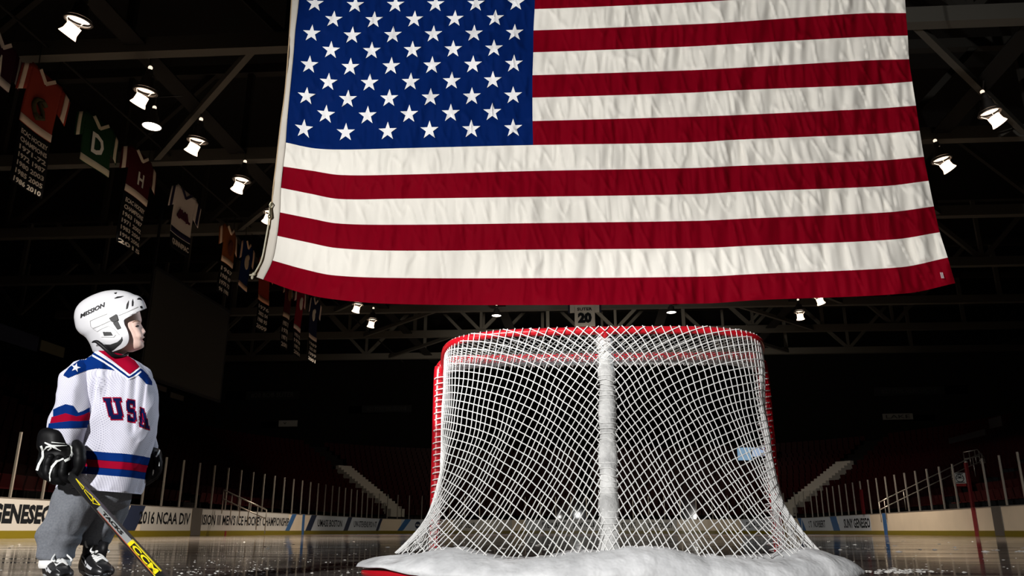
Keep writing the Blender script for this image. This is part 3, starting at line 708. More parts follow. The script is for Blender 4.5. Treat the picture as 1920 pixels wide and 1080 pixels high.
# ------------------------------------------------------------------ THE FLAG
XL = [562, 558, 553, 550, 546, 542, 538, 535, 530, 526, 524, 519, 510, 493]
XR = [1693, 1696, 1698.6, 1702, 1704.5, 1710.5, 1717.5, 1724.5, 1732.3, 1741, 1751, 1762, 1777, 1791]
YT = [(0.0, [-22, 18, 58, 99, 141, 182, 225, 267, 312, 352, 398, 442, 488, 524]),
      (0.045, [-20, 20, 60, 102, 145, 187, 231, 278, 320, 363, 409, 454, 504, 545]),
      (0.09, [-18, 22, 63, 105, 148, 191, 236, 280.5, 328, 373, 419, 465, 516, 559]),
      (0.18, [-19, 21, 61.5, 103, 146, 189, 233, 278, 327.5, 372.6, 421.4, 470, 521, 569.5]),
      (0.39, [-23, 17, 57, 98, 141, 183, 227, 272, 320.6, 369, 418.4, 468, 521.5, 572]),
      (0.64, [-36, 5, 46, 87.5, 132, 174, 219, 267, 315, 364, 414, 465, 518.5, 569]),
      (0.71, [-41, 0.5, 42, 83, 128, 169.5, 216, 262, 311, 359.5, 410, 461, 514, 563]),
      (0.93, [-53, -14, 25, 69, 113.5, 159, 204, 251, 301, 349, 398, 449, 501, 550]),
      (1.0, [-56, -15, 24.5, 66.7, 111, 153, 198, 245, 294, 339, 387, 435.5, 483, 531])]
YTT = [(u, *ys) for u, ys in YT]; DF = 9.8
def cr1(a, x):
    i = min(int(x), len(a)-2); t = x-i; p0 = a[max(i-1, 0)]; p1 = a[i]; p2 = a[i+1]; p3 = a[min(i+2, len(a)-1)]
    if i == 0: p0 = 2*p1-p2
    if i == len(a)-2: p3 = 2*p2-p1
    return 0.5*((2*p1)+(p2-p0)*t+(2*p0-5*p1+4*p2-p3)*t*t+(3*p1-p0-3*p2+p3)*t**3)
_cc = {}
def flag_px(u, k):
    kk = round(u, 5)
    if kk not in _cc: _cc[kk] = cubic(YTT, u)
    return cr1(XL, k)+(cr1(XR, k)-cr1(XL, k))*u, cr1(_cc[kk], k)
def flag_relief(u, k):
    ki = min(int(k), 12); fr = k-ki
    pin = min(1.0, 4*fr*(1-fr)*1.6+0.15)
    r = 0.5+0.9*u
    a = noise.noise(Vector((u*46+k*0.5, k*0.22, 3.1)))*0.045*r
    a += noise.noise(Vector((u*95+k*0.3, ki*5.3, 1.7)))*0.034*r*pin
    c = abs(noise.noise(Vector((u*52-k*0.35, ki*3.1+fr*0.5, 8.0)))); a += -max(0, 0.10-c)*0.26*pin*r
    a += noise.noise(Vector((u*120, k*3, 5)))*0.0025
    a += noise.noise(Vector((u*9, k*0.5, 9)))*0.08
    a += 0.05*math.exp(-((u-0.955)/0.012)**2)*(1 if k > 7 else 0.3)
    return a
def flag_pt(u, k, lift=0.0):
    x, y = flag_px(u, k); return atD(x, y, DF+flag_relief(u, k)-lift)
FR = mat('flag_red_nylon', (0.175, 0.0, 0.007), 0.7, spec=0.03, bump=(14, 0.08, 0.02)); FW_ = mat('flag_white_nylon', (0.80, 0.775, 0.72), 0.6, spec=0.1, bump=(14, 0.08, 0.02))
FB = mat('flag_blue_nylon', (0.001, 0.013, 0.100), 0.7, spec=0.03, bump=(14, 0.10, 0.02)); FS = mat('flag_star_white', (0.85, 0.85, 0.88), 0.6)
NU, NK = 420, 13
V = []; F = []; MI = []; us = [i/NU for i in range(NU+1)]; ci = 164; us[ci] = 0.3905; KK = NK*13
for j in range(KK+1):
    for u in us: V.append(flag_pt(u, min(j/13, 12.9999) if j < KK else 13.0-1e-6))
for j in range(KK):
    st_ = j//13
    for i in range(NU):
        a = j*(NU+1)+i; F.append((a, a+NU+1, a+NU+2, a+1)); MI.append(2 if (st_ < 7 and i < ci) else (0 if st_ % 2 == 0 else 1))
flag = mk('flag', V, F, [FR, FW_, FB, FS], None, None, True, atD(1140, 300, DF))
# stars in the same cloth mesh
SV = []; SF = []
for i in range(1, 10):
    for j in range(1, 12):
        if (i+j) % 2: continue
        uc = 0.0275+(j-1)*0.0332; kc = 0.7*i-0.02; base = len(SV); tris = []
        P5 = []
        for q in range(10):
            a = PI/2+PI*q/5; rr = 1.0 if q % 2 == 0 else 0.385; P5.append((uc+0.0152*rr*math.cos(a), kc-0.41*rr*math.sin(a)))
        for q in range(10):
            A, B, C_ = (uc, kc), P5[q], P5[(q+1) % 10]; n = 4; idx = {}
            for a in range(n+1):
                for b in range(n+1-a):
                    c = n-a-b; idx[(a, b)] = len(SV); SV.append((( A[0]*c+B[0]*a+C_[0]*b)/n, (A[1]*c+B[1]*a+C_[1]*b)/n))
            for a in range(n):
                for b in range(n-a):
                    SF.append((idx[(a, b)], idx[(a+1, b)], idx[(a, b+1)]))
                    if a+b < n-1: SF.append((idx[(a+1, b)], idx[(a+1, b+1)], idx[(a, b+1)]))
org = WORLD[flag.name]; n0 = len(V)
V2 = V+[flag_pt(max(u, 0.0), k, 0.012) for u, k in SV]; F2 = F+[tuple(i+n0 for i in f) for f in SF]; MI2 = MI+[3]*len(SF)
me = bpy.data.meshes.new('flag'); me.from_pydata([tuple(v-org) for v in V2], [], F2)
for m in (FR, FW_, FB, FS): me.materials.append(m)
me.polygons.foreach_set('material_index', MI2); me.polygons.foreach_set('use_smooth', [True]*len(F2)); me.update(); flag.data = me
tagit(flag, 'huge American flag with crinkled stripes and blue star field hanging over the ice', 'flag')
# heading tape along the hoist
HX = [549, 546.5, 544, 541, 538, 534, 528, 523, 518, 513, 509.5, 504, 494, 481]
V = []; F = []
for j in range(131):
    k = min(j/10, 12.9999); x, y = flag_px(0, k); hx = cr1(HX, k)
    yy = y+(0 if k < 12 else (k-12)*-5)
    for t in range(4): V.append(atD(hx+(x+0.5-hx)*t/3, y-(k > 11.5)*(k-11.5)*3*(1-t/3), DF+flag_relief(0, k)-0.012))
for j in range(130):
    for t in range(3): a = j*4+t; F.append((a, a+4, a+5, a+1))
o = mk('heading_tape', V, F, mat('canvas_heading', (0.62, 0.58, 0.52), 0.85), flag); o['label'] = 'plain white canvas strip'
md = o.modifiers.new('th', 'SOLIDIFY'); md.thickness = 0.006
m_ = MB(); m_.tube([atD(HX[0]-1, -60, DF)]+[atD(cr1(HX, k*0.1)-0.5, flag_px(0, k*0.1)[1]-(k > 115)*(k-115)*0.35, DF) for k in range(0, 130, 3)], 0.011, 6); o = m_.build('heading_cord', mat('tan_cord', (0.45, 0.33, 0.2), 0.8), flag, True); o['label'] = 'tan edge cord'
m_ = MB(); m_.tube([atD(*flag_px(u_, 0), DF)-Vector((0, 0, -0.03)) for u_ in [i/30 for i in range(31)]], 0.02, 8); m_.build('top_hem', FW_, flag, True)
for u_ in (0.02, 0.35, 0.68, 0.98):
    p = atD(*flag_px(u_, 0), DF); m_ = MB(); m_.tube([p, Vector((p.x, p.y, 12.0))], 0.012, 6); m_.build('hanging_rope', FW_, flag)
x, y = flag_px(0.985, 12.55)
m_ = MB()
for dx in (-3, -1, 1): m_.add([atD(x+dx, y-3, DF-0.06), atD(x+dx+0.8, y-3, DF-0.06), atD(x+dx+3.5, y+8, DF-0.06), atD(x+dx+2.7, y+8, DF-0.06)], [(0, 1, 2, 3)])
m_.build('corner_stitching', FS, flag)
rope = smooth_path([atD(507, 380, DF-0.05), atD(505, 400, DF-0.05), atD(503, 422, DF-0.05), atD(499, 445, DF-0.05), atD(491, 485, DF-0.05), atD(480, 508, DF-0.05), atD(475, 514, DF-0.05), atD(468, 516, DF-0.05)], 6)
m_ = MB(); m_.tube(rope, 0.012, 6); m_.ball(atD(476, 514, DF-0.06), 0.025); m_.ball(atD(473, 520, DF-0.06), 0.018, 0.02, 0.03); halyard = m_.build('halyard_rope', mat('pale_rope', (0.55, 0.52, 0.40), 0.8), flag, True)
m_ = MB(); m_.tube([atD(508, 378, DF-0.06), atD(511, 383, DF-0.06), atD(508, 390, DF-0.06), atD(505, 385, DF-0.06)], 0.010, 6, closed=True); m_.tube([atD(507, 388, DF-0.06), atD(508, 403, DF-0.06), atD(505, 408, DF-0.06)], 0.014, 6); m_.ball(atD(506, 406, DF-0.06), 0.03, 0.03, 0.035)
o = m_.build('snap_hook', mat('brass_hook', (0.35, 0.32, 0.22), 0.3, 0.9), flag, True); o['label'] = 'metal snap hook'

# ------------------------------------------------------------------ THE GOAL
GX, GD = 0.515, 4.34
goal = empty('hockey_goal', gl(GX, GD-0.5, 0), 'red framed ice hockey goal seen from behind with white netting', 'goal')
GR = math.radians(3.5)
def gp_(x, d, z):
    q = d-GD; return gl(GX+x*math.cos(GR)+q*math.sin(GR)-0.045*max(0, 1-z)*min(1, max(0, -q/0.5)), GD+q*math.cos(GR)-x*math.sin(GR), z)
PW = 0.955
for sg_ in (-1, 1):
    pts = [gp_(sg_*PW, GD, 0.02), gp_(sg_*PW, GD, 0.6), gp_(sg_*PW, GD, 1.08)]+[gp_(sg_*(PW-0.08*(1-math.cos(a))), GD, 1.10+0.085*math.sin(a)) for a in (0.5, 1.0, 1.5)]
    m_ = MB(); m_.tube(smooth_path(pts, 4), 0.031, 14); m_.build('goal_post', GOALRED, goal, True)
m_ = MB(); m_.tube([gp_(-PW+0.07, GD, 1.187), gp_(0, GD, 1.187), gp_(PW-0.07, GD, 1.187)], 0.031, 14); m_.build('crossbar', GOALRED, goal, True)
def mirror(path): return path+[(-x, *r) for x, *r in path[::-1][1:]]
top_h = [(-0.925, GD, 1.13), (-0.90, 4.18, 1.16), (-0.865, 4.02, 1.18), (-0.80, 3.90, 1.19), (-0.68, 3.82, 1.195), (-0.52, 3.775, 1.20), (-0.3, 3.755, 1.20), (0, 3.745, 1.20)]
TOPC = smooth_path([gp_(*p) for p in mirror(top_h)], 8)
m_ = MB(); m_.tube(TOPC, 0.021, 10); m_.build('top_frame', GOALRED, goal, True)
base_h = [(-0.93, GD, 0.05), (-0.99, 4.12, 0.05), (-1.07, 3.90, 0.05), (-1.115, 3.72, 0.05), (-1.10, 3.54, 0.05), (-0.98, 3.40, 0.05), (-0.75, 3.29, 0.05), (-0.4, 3.21, 0.05), (0, 3.18, 0.05)]
def resample(P, n):
    L = [0.0]
    for a, b in zip(P, P[1:]): L.append(L[-1]+(b-a).length)
    out = []; A = np.array(L)
    for i in range(n+1):
        s = L[-1]*i/n; k = min(int(np.searchsorted(A, s, 'right'))-1, len(P)-2); t = (s-L[k])/(L[k+1]-L[k]); out.append(P[k].lerp(P[k+1], t))
    return out
BASEC = smooth_path([gp_(*p) for p in mirror(base_h)], 8)
m_ = MB(); m_.tube([p-Vector((0, 0, 0.034)) for p in BASEC], 0.016, 10); m_.build('base_frame', GOALRED, goal, True)
# net surface: s from -1 (left post) to 1 (right post), t from 0 (top bar) to 1 (skirt)
NS = 400
TR_ = resample([p+Vector((0, 0, 0.019)) for p in TOPC], NS); NB_ = smooth_path([gp_(*p) for p in mirror([(-0.93, GD, 0.09), (-0.955, 4.12, 0.10), (-0.985, 3.88, 0.10), (-0.99, 3.66, 0.10), (-0.92, 3.48, 0.10), (-0.75, 3.37, 0.095), (-0.5, 3.31, 0.09), (-0.25, 3.27, 0.09), (0, 3.26, 0.09)])], 8); BR_ = resample(NB_, NS)
def nsurf(s, t):
    x = (s+1)/2*NS; i = min(max(int(x), 0), NS-1); f = x-i
    a = TR_[i].lerp(TR_[i+1], f); b = BR_[i].lerp(BR_[i+1], f); e = abs(s)
    p = 1.2+5.2*e**1.1
    h = t**p
    q = a.lerp(b, h); q.z = a.z+(b.z-a.z)*t
    # netting stands a little proud of the bars
    out = HD*(-0.026*(1-t*0.6))*(1-e**3)
    q += out
    q += RT*(noise.noise(Vector((s*7, t*5, 0)))*0.018*t*(1-t)*4)+HD*(noise.noise(Vector((s*5+9, t*4, 2)))*0.03*t*(1-t)*4)
    return q
Lh = sum((TR_[i+1]-TR_[i]).length for i in range(NS//2)); CELL = 0.0405
def Kf(e):   # accumulated horizontal phase of the arcs
    return 1.15*Lh/CELL*0.72*0.36*(1-math.exp(-e/0.36))
def Bf(e): return 21.0+9.5*(e**0.8)
def Af(e, t):
    hor = Lh/CELL*(0.72*e+0.5*e*e)*0.92
    a = hor-21.0*t*math.exp(-e/0.42)*(1-0.25*e)
    a += 0.42*math.sin(2*PI*a/6.0)*min(1.0, max(0.0, t*1.6-0.35))*min(1, e*5)   # lines bunch toward the corners
    return a
net = MB(); rc = 0.0027
def cord(P, r=rc, jit=True):
    if len(P) < 3: return
    net.tube(P, r, 5, 0, False)
for sg_ in (-1, 1):
    nmax = int(Kf(1)+Bf(1))+1
    for n in range(0, nmax+1):
        P = []
        for i in range(121):
            e = i/120; t = (n+0.5-Kf(e))/Bf(e)
            if 0 <= t <= 1: P.append(nsurf(sg_*e, t)+RT*0.0012*math.sin((n+i)*2.1))
            elif P: break
        cord(P)
    amax = int(Af(1, 0))+2
    for n in range(-22, amax+1):
        P = []
        for j in range(101):
            t = j/100; lo, hi = 0.0, 1.0
            if Af(0, t) > n+0.5 or Af(1, t) < n+0.5:
                if P: break
                continue
            for _ in range(22):
                mid = (lo+hi)/2
                if Af(mid, t) < n+0.5: lo = mid
                else: hi = mid
            P.append(nsurf(sg_*lo, t))
        cord(P)
nb_ = net.build('netting', WHITE, goal, True); nb_['label'] = 'white diamond mesh cord netting'
# roof netting between crossbar and top frame
net = MB(); NT = 64
def tsurf(s, t):
    x = (s+1)/2*NS; i = min(max(int(x), 0), NS-1); a = TR_[i].lerp(TR_[i+1], x-i)
    b = gp_(s*(PW-0.03), GD-0.02, 1.175); q = a.lerp(b, t); q.z -= 0.045*math.sin(PI*t)+0.03; return q
for k in range(-26, 96):
    for sl in (1, -1):
        P = []
        for i in range(25):
            t = i/24; s = -1+2*(k+0.5)/70+sl*t*0.34-(0 if sl > 0 else -0.0)
            if abs(s) <= 0.94: P.append(tsurf(s, t))
        cord(P, 0.0026)
o = net.build('roof_netting', WHITE, goal, True)
# lacing around posts and crossbar
net = MB()
for sg_ in (-1, 1):
    P = [gp_(sg_*(PW-0.02-0.016*abs(noise.noise(Vector((a*0.31, sg_, 0)))))+0.040*math.cos(a*1.1+1.5*noise.noise(Vector((a*0.2, 5, sg_)))), GD-0.02+0.036*math.sin(a*1.1), 0.08+1.03*a/170.0) for a in range(0, 170)]
    cord(smooth_path(P, 3), 0.0035)
P = [gp_(-PW+0.1+(2*PW-0.2)*a/300.0, GD-0.012+0.034*math.sin(a*1.25), 1.165+0.030*math.cos(a*1.25)) for a in range(300)]
cord(smooth_path(P, 3), 0.0032)
o = net.build('lacing', WHITE, goal, True); o['label'] = 'white lacing cord wound round the posts'
# padded centre bar
PADM = mat('white_pad_canvas', (0.80, 0.80, 0.78), 0.6, bump=(22, 0.8, 0.02), var=(9, 0.12, (0.50, 0.50, 0.49)))
cp = [gp_(0, 3.765+0.035, 1.17), gp_(0, 3.66, 0.95), gp_(0, 3.53, 0.65), gp_(0, 3.40, 0.35), gp_(0, 3.31, 0.10)]
cp = smooth_path(cp, 24); V = []
m_ = MB(); rr = []
for i, p in enumerate(cp):
    t = i/(len(cp)-1); r = 0.036+0.004*math.sin(t*34)+0.005*noise.noise(Vector((0, t*22, 0)))+0.007*t
    if t < 0.03: r *= 0.55+t*15
    rr.append(r)
m_.tube(cp, rr, 22)
pad = m_.build('centre_bar_pad', PADM, goal, True); pad['label'] = 'white padded centre bar'
m_ = MB(); m_.tube([gp_(0, 3.765, 1.20), gp_(0, 3.80, 1.14)], 0.014, 8); m_.ball(gp_(0, 3.745, 1.178), 0.022); m_.build('bar_joint', GOALRED, goal, True)
m_ = MB()   # cord wrapped around the pad
P = [cp[min(int(i/8), len(cp)-1)]+RT*(0.046*math.cos(i*0.36))+HD*(0.046*math.sin(i*0.36)) for i in range(0, 8*len(cp), 2)]
m_.tube(P, 0.0022, 5); m_.build('pad_lashing', WHITE, goal, True)
# skirt
SKM = mat('white_skirt_canvas', (0.82, 0.83, 0.84), 0.55, bump=(5, 0.9, 0.05), var=(6, 0.10, (0.62, 0.63, 0.64)))
BS = resample(BASEC, 260); V = []; F = []; nj = 14
for i, p in enumerate(BS):
    tn = (BS[min(i+1, 260)]-BS[max(i-1, 0)]).normalized(); inn = Vector((0, 0, 1)).cross(tn); c = gp_(0, 3.95, 0.05)
    if inn.dot(c-p) < 0: inn = -inn
    lat = p.dot(RT)-GX; e = abs(lat)
    crest = 0.062+0.045*math.exp(-(e/0.30)**2)+0.040*math.exp(-((e-0.84)/0.15)**2)+0.010*noise.noise(Vector((lat*5, 0, 0)))
    crest += 0.012*noise.noise(Vector((lat*16, 4, 0)))
    if i < 60 or i > 200: f = min(i, 260-i)/60; crest *= 0.55+0.45*f
    for j in range(nj+1):
        v = j/nj
        if v < 0.75: a = v/0.75; zb = 0.006+(0.034 if lat < 0 else 0.004)*min(1, max(0, (e-0.85)/0.2)); off = -0.035+(0.175+0.05*min(1, e))*a**1.5; z = zb+(crest+0.025-zb)*math.sin(a*PI/2)**0.8
        else: a = (v-0.75)/0.25; off = 0.14+0.05*min(1, e)+0.05*a; z = 0.025+crest*(1-0.75*a)
        q = p+inn*off; q.z = z+0.007*noise.noise(Vector((lat*14, v*6+p.y*6, 1)))
        V.append(q)
for i in range(260):
    for j in range(nj): a = i*(nj+1)+j; F.append((a, a+1, a+nj+2, a+nj+1))
sk = mk('skirt', V, F, SKM, goal); sk['label'] = 'white canvas skirt over the base frame'
md = sk.modifiers.new('th', 'SOLIDIFY'); md.thickness = 0.006
m_ = MB()   # stitches along the skirt edge
for i in range(6, 254, 7):
    a, b = BS[i], BS[i+4]; P = []
    for k in range(5):
        q = BS[i+k]; j = int(0.62*nj); P.append(V[(i+k)*(nj+1)+j]+Vector((0, 0, 0.005)))
    if (i//7) % 3: m_.tube(P, 0.0016, 4)
m_.build('skirt_stitching', mat('dark_thread', (0.18, 0.17, 0.16), 0.8), goal)

# ------------------------------------------------------------------ snow shavings
SNOW = mat('ice_shavings', (0.80, 0.78, 0.74), 0.6)
m_ = MB()
def flake(p, r):
    r2 = r*random.uniform(0.4, 1); m_.add([p+Vector((random.uniform(-2.2*r, 2.2*r), random.uniform(-r, r), 0.0)) for _ in range(4)]+[p+Vector((0, 0, r2*0.6))], [(0, 1, 4), (1, 2, 4), (2, 3, 4), (3, 0, 4)])
for _ in range(200):
    px = random.choice([random.gauss(470, 110), random.uniform(240, 700)]); py = random.choice([random.gauss(1071, 3), random.gauss(1060, 8), random.uniform(1035, 1085)])
    if py < 1030: continue
    p = atZ(px, py, 0.0); flake(p, random.choice([0.003, 0.004, 0.006]))
for _ in range(150):
    p = atZ(random.gauss(1680, 45), random.gauss(1071, 2.2), 0.0); flake(p, random.choice([0.004, 0.006, 0.009]))
for _ in range(350):
    p = atZ(random.uniform(0, 1920), random.uniform(1014, 1080), 0.0); flake(p, 0.005 if p.y < 8 else 0.02)
tagit(m_.build('ice_shavings', SNOW), 'loose white ice shavings scattered on the dark ice', 'ice shavings', kind='stuff')
#KID
# ------------------------------------------------------------------ THE PLAYER
KD = 2.75
def K(px, py, off=0.0): return atD(px, py, KD+off)
def rpx(r, p): return r*mpp(p)
def loft(rows, n=48, k=3, power=2.2, amp=0.0, freq=12.0, seed=0.0, tilt=None, uv=False, close=True, vert=False):
    """rows: (py, x left, x right, depth offset, half depth in metres) -> smooth closed body of horizontal rings"""
    y0, y1 = rows[0][0], rows[-1][0]; m = max(8, int((y1-y0)/k)); V = []; UVs = []; vv = 0
    for i in range(m+1):
        py = y0+(y1-y0)*i/m; xl, xr, off, hd = cubic(rows, py); c = K((xl+xr)/2, py, off); hw = (xr-xl)/2*mpp(c)
        for j in range(n):
            a = 2*PI*j/n; ca, sa = math.cos(a), math.sin(a)
            x = hw*math.copysign(abs(ca)**(2/power), ca); d = hd*math.copysign(abs(sa)**(2/power), sa)
            p = c+RT*x+HD*d
            if amp:
                nn = (RT*(ca/max(hw, .01))+HD*(sa/max(hd, .01))).normalized()
                q = Vector((p.x*freq, p.y*freq, p.z*freq*0.55+seed))
                edge = min(1, i/4, (m-i)/3)
                p = p+nn*(noise.noise(q)*amp+amp*0.8*(0.25-abs(noise.noise(q*1.7+Vector((3, 1, seed))))))*edge
            if tilt: p.z -= tilt(x, d, py)
            V.append(p); UVs.append((j/n*(2*PI*0.6*(hw+hd))/1.2, p.z))
    F = []
    for i in range(m):
        for j in range(n): F.append((i*n+j, (i+1)*n+j, (i+1)*n+(j+1) % n, i*n+(j+1) % n))
    if close: F += [tuple(range(n))[::1], tuple(m*n+j for j in range(n))[::-1]]
    return V, F, UVs
VX = (K(212, 610)-CAM).normalized()   # sideways axis of the head
SKIN = mat('fair_skin', (0.80, 0.56, 0.48), 0.5, spec=0.3)
JW = mesh_fabric('white_knit_mesh', (0.58, 0.58, 0.67), (0.22, 0.22, 0.31)); JB = mat('jersey_blue', (0.001, 0.020, 0.135), 0.8, spec=0.04); JR = mat('jersey_red', (0.27, 0.001, 0.018), 0.8, spec=0.04)
JWP = mat('white_trim_cloth', (0.72, 0.72, 0.78), 0.8); NAVL = mat('navy_letter_cloth', (0.003, 0.007, 0.05), 0.8, spec=0.04)
SWEAT = mat('grey_sweatpant_fleece', (0.17, 0.18, 0.20), 0.95, bump=(300, 0.5, 0.002), var=(160, 0.2, (0.12, 0.13, 0.15)))
HELM = mat('white_helmet_shell', (0.42, 0.42, 0.44), 0.35, coat=0.2); GLV = mat('black_glove_nylon', (0.004, 0.004, 0.0045), 0.5, spec=0.12); PIPE = mat('white_glove_piping', (0.72, 0.74, 0.72), 0.5)
def footpt(px, D):
    return atD(px, 1000, D).xy.to_3d()
root0 = K(150, 1100); root0.z = 0.0

# --- body: head, neck, trunk, arms and legs grown into one surface
bd = MB()
hr = [(556, 192, 236, 0, .030), (563, 182, 250, 0, .050), (575, 172, 259, 0, .062), (590, 168, 263.5, 0, .068), (600, 169, 265.5, 0, .069), (607, 171, 264.0, 0, .068), (614, 173, 264.2, 0, .067),
      (622, 176, 265.5, 0, .066), (630, 182, 267.8, 0, .064), (636, 188, 267.2, 0, .061), (642, 196, 268.5, 0, .057), (648, 204, 269, 0, .049), (653, 210, 266, 0, .040), (657, 216, 257, 0, .030), (660, 222, 249, 0, .016)]
def head_loft():
    n = 72; m = 104; V = []
    for i in range(m+1):
        py = 556+104*i/m; xl, xr, off, hd = cubic(hr, py); c = K((xl+xr)/2, py, 0); hw = (xr-xl)/2*mpp(c); px1 = mpp(c)
        for j in range(n):
            a = 2*PI*j/n; ca, sa = math.cos(a), math.sin(a); x = hw*math.copysign(abs(ca)**0.92, ca); d = hd*math.copysign(abs(sa)**0.86, sa)
            if ca > 0:
                g = math.exp(-(d/0.0095)**2)
                nose = max(0.0, 1-abs(py-622)/15.0) if py < 622 else max(0.0, 1-(py-622)/6.5)
                nose = nose**0.85*8.2
                wing = math.exp(-((abs(d)-0.010)/0.006)**2)*math.exp(-((py-624)/3.2)**2)*2.6
                lip = 3.8*math.exp(-((py-632.5)/2.3)**2)+2.2*math.exp(-((py-640.5)/2.0)**2)-1.6*math.exp(-((py-636.6)/1.0)**2)
                lip *= math.exp(-(d/0.019)**2)
                eye = -2.6*math.exp(-((abs(d)-0.025)/0.012)**2)*math.exp(-((py-611)/4.5)**2)
                lid = 1.3*math.exp(-((abs(d)-0.026)/0.009)**2)*math.exp(-((py-611.5)/2.4)**2)
                brow = 1.2*math.exp(-((abs(d)-0.022)/0.014)**2)*math.exp(-((py-603)/3.5)**2)
                cheek = 2.0*math.exp(-((abs(d)-0.036)/0.016)**2)*math.exp(-((py-629)/9)**2)
                chin = 1.4*math.exp(-(d/0.014)**2)*math.exp(-((py-650)/4)**2)
                x += (nose*g+wing+lip+eye+lid+brow+cheek+chin)*px1
            V.append(c+RT*x+VX*d)
    F = []
    for i in range(m):
        for j in range(n): F.append((i*n+j, (i+1)*n+j, (i+1)*n+(j+1) % n, i*n+(j+1) % n))
    F += [tuple(range(n)), tuple(m*n+j for j in range(n))[::-1]]
    return V, F
V, F = head_loft()
bd.add(V, F)
def tp(mb, pts, n=14, m=0, k=5, flat=None):
    """tapered tube through (px, py, off, radius px)"""
    P = [K(*q[:3]) for q in pts]; R_ = [rpx(q[3], p) for q, p in zip(pts, P)]
    Q = smooth_path([Vector(p) for p in P], k); RR = [lin([(i, r) for i, r in enumerate(R_)], j/k)[0] for j in range(len(Q))]
    mb.tube(Q, RR, n, m, True, False, flat)
    mb.ball(Q[-1], RR[-1], n=n); mb.ball(Q[0], RR[0], n=n)
tp(bd, [(221, 640, 0, 21), (219, 660, 0, 20), (214, 684, 0, 24)])
V, F, _ = loft([(678, 185, 240, 0, .04), (695, 168, 262, 0, .06), (720, 168, 268, 0, .066), (780, 172, 262, 0, .068), (850, 172, 250, 0, .066), (895, 158, 236, 0, .064), (922, 158, 226, 0, .055)], 32, 5); bd.add(V, F)
tp(bd, [(165, 700, -.03, 15), (138, 730, -.08, 15), (132, 775, -.10, 13), (124, 825, -.12, 10), (116, 848, -.13, 9)])
tp(bd, [(258, 705, .05, 14), (268, 760, .09, 13), (276, 810, .11, 11), (280, 845, .12, 9)])
tp(bd, [(162, 915, -.02, 22), (140, 960, -.04, 24), (118, 1005, -.05, 18), (104, 1045, -.05, 15), (103, 1070, -.05, 14), (122, 1084, -.10, 12)])
tp(bd, [(212, 915, .03, 22), (206, 960, .06, 24), (186, 1000, .07, 18), (175, 1035, .07, 15), (176, 1062, .07, 14), (196, 1080, .02, 12)])
def hand(c0, dn, side, bend):
    """palm and five fingers; c0 wrist (px, py, off)"""
    x, y, o = c0; tp(bd, [(x, y, o, 9), (x+dn[0]*14, y+dn[1]*14, o, 11), (x+dn[0]*24, y+dn[1]*24, o, 10)], 12)
    for f, (dx, L) in enumerate(((-9, 20), (-3, 24), (3, 23), (9, 18))):
        bx, by = x+dn[0]*24+dx, y+dn[1]*24
        tp(bd, [(bx, by, o, 4), (bx+bend*L*0.2, by+L*0.5, o-.004, 3.8), (bx+bend*L*0.7, by+L*0.85, o+.01, 3.4), (bx+bend*L, by+L*0.8, o+.02, 3)], 8, k=3)
    tp(bd, [(x+side*8, y+8, o, 4.5), (x+side*18, y+18, o-.005, 4.2), (x+side*22, y+30, o, 3.8)], 8, k=3)
hand((114, 850, -.13), (-0.1, 1), 1, 0.8); hand((280, 848, .12), (0, 1), -1, -0.4)
person = mk('person', bd.V, bd.F, SKIN, None, None, True, root0)
md = person.modifiers.new('skin', 'REMESH'); md.mode = 'VOXEL'; md.voxel_size = 0.0026; md.use_smooth_shade = True
dg = bpy.context.evaluated_depsgraph_get(); dg.update(); nm_ = bpy.data.meshes.new_from_object(person.evaluated_get(dg)); person.modifiers.remove(md)
nm_.materials.clear(); nm_.materials.append(SKIN); person.data = nm_; nm_.polygons.foreach_set('use_smooth', [True]*len(nm_.polygons))
tagit(person, 'small child hockey player in white helmet and USA jersey, standing on the ice looking right', 'person')
bvP = bvh_of([person])
drape('eye', [poly((253.5, 611.5), (257, 609.6), (260.5, 610.2), (260.8, 612.0), (257.5, 613.4), (254, 612.8))], bvP, mat('dark_eye', (0.03, 0.02, 0.018), 0.6, spec=0.1), person, 0.0006, 1.2)
drape('eyebrow', [strip([(248, 604.5), (253, 602), (259, 601.5), (263, 603)], [0.8, 1.5, 1.4, 0.6])], bvP, mat('sandy_eyebrow', (0.30, 0.17, 0.11), 0.8), person, 0.0005, 1.5)
drape('lips', [poly((262, 637.5), (266, 635.3), (270, 633.8), (272, 636), (270.5, 638), (272, 640.5), (269, 642), (265, 640))], bvP, mat('lip_skin', (0.50, 0.20, 0.17), 0.4), person, 0.0005, 1.2)

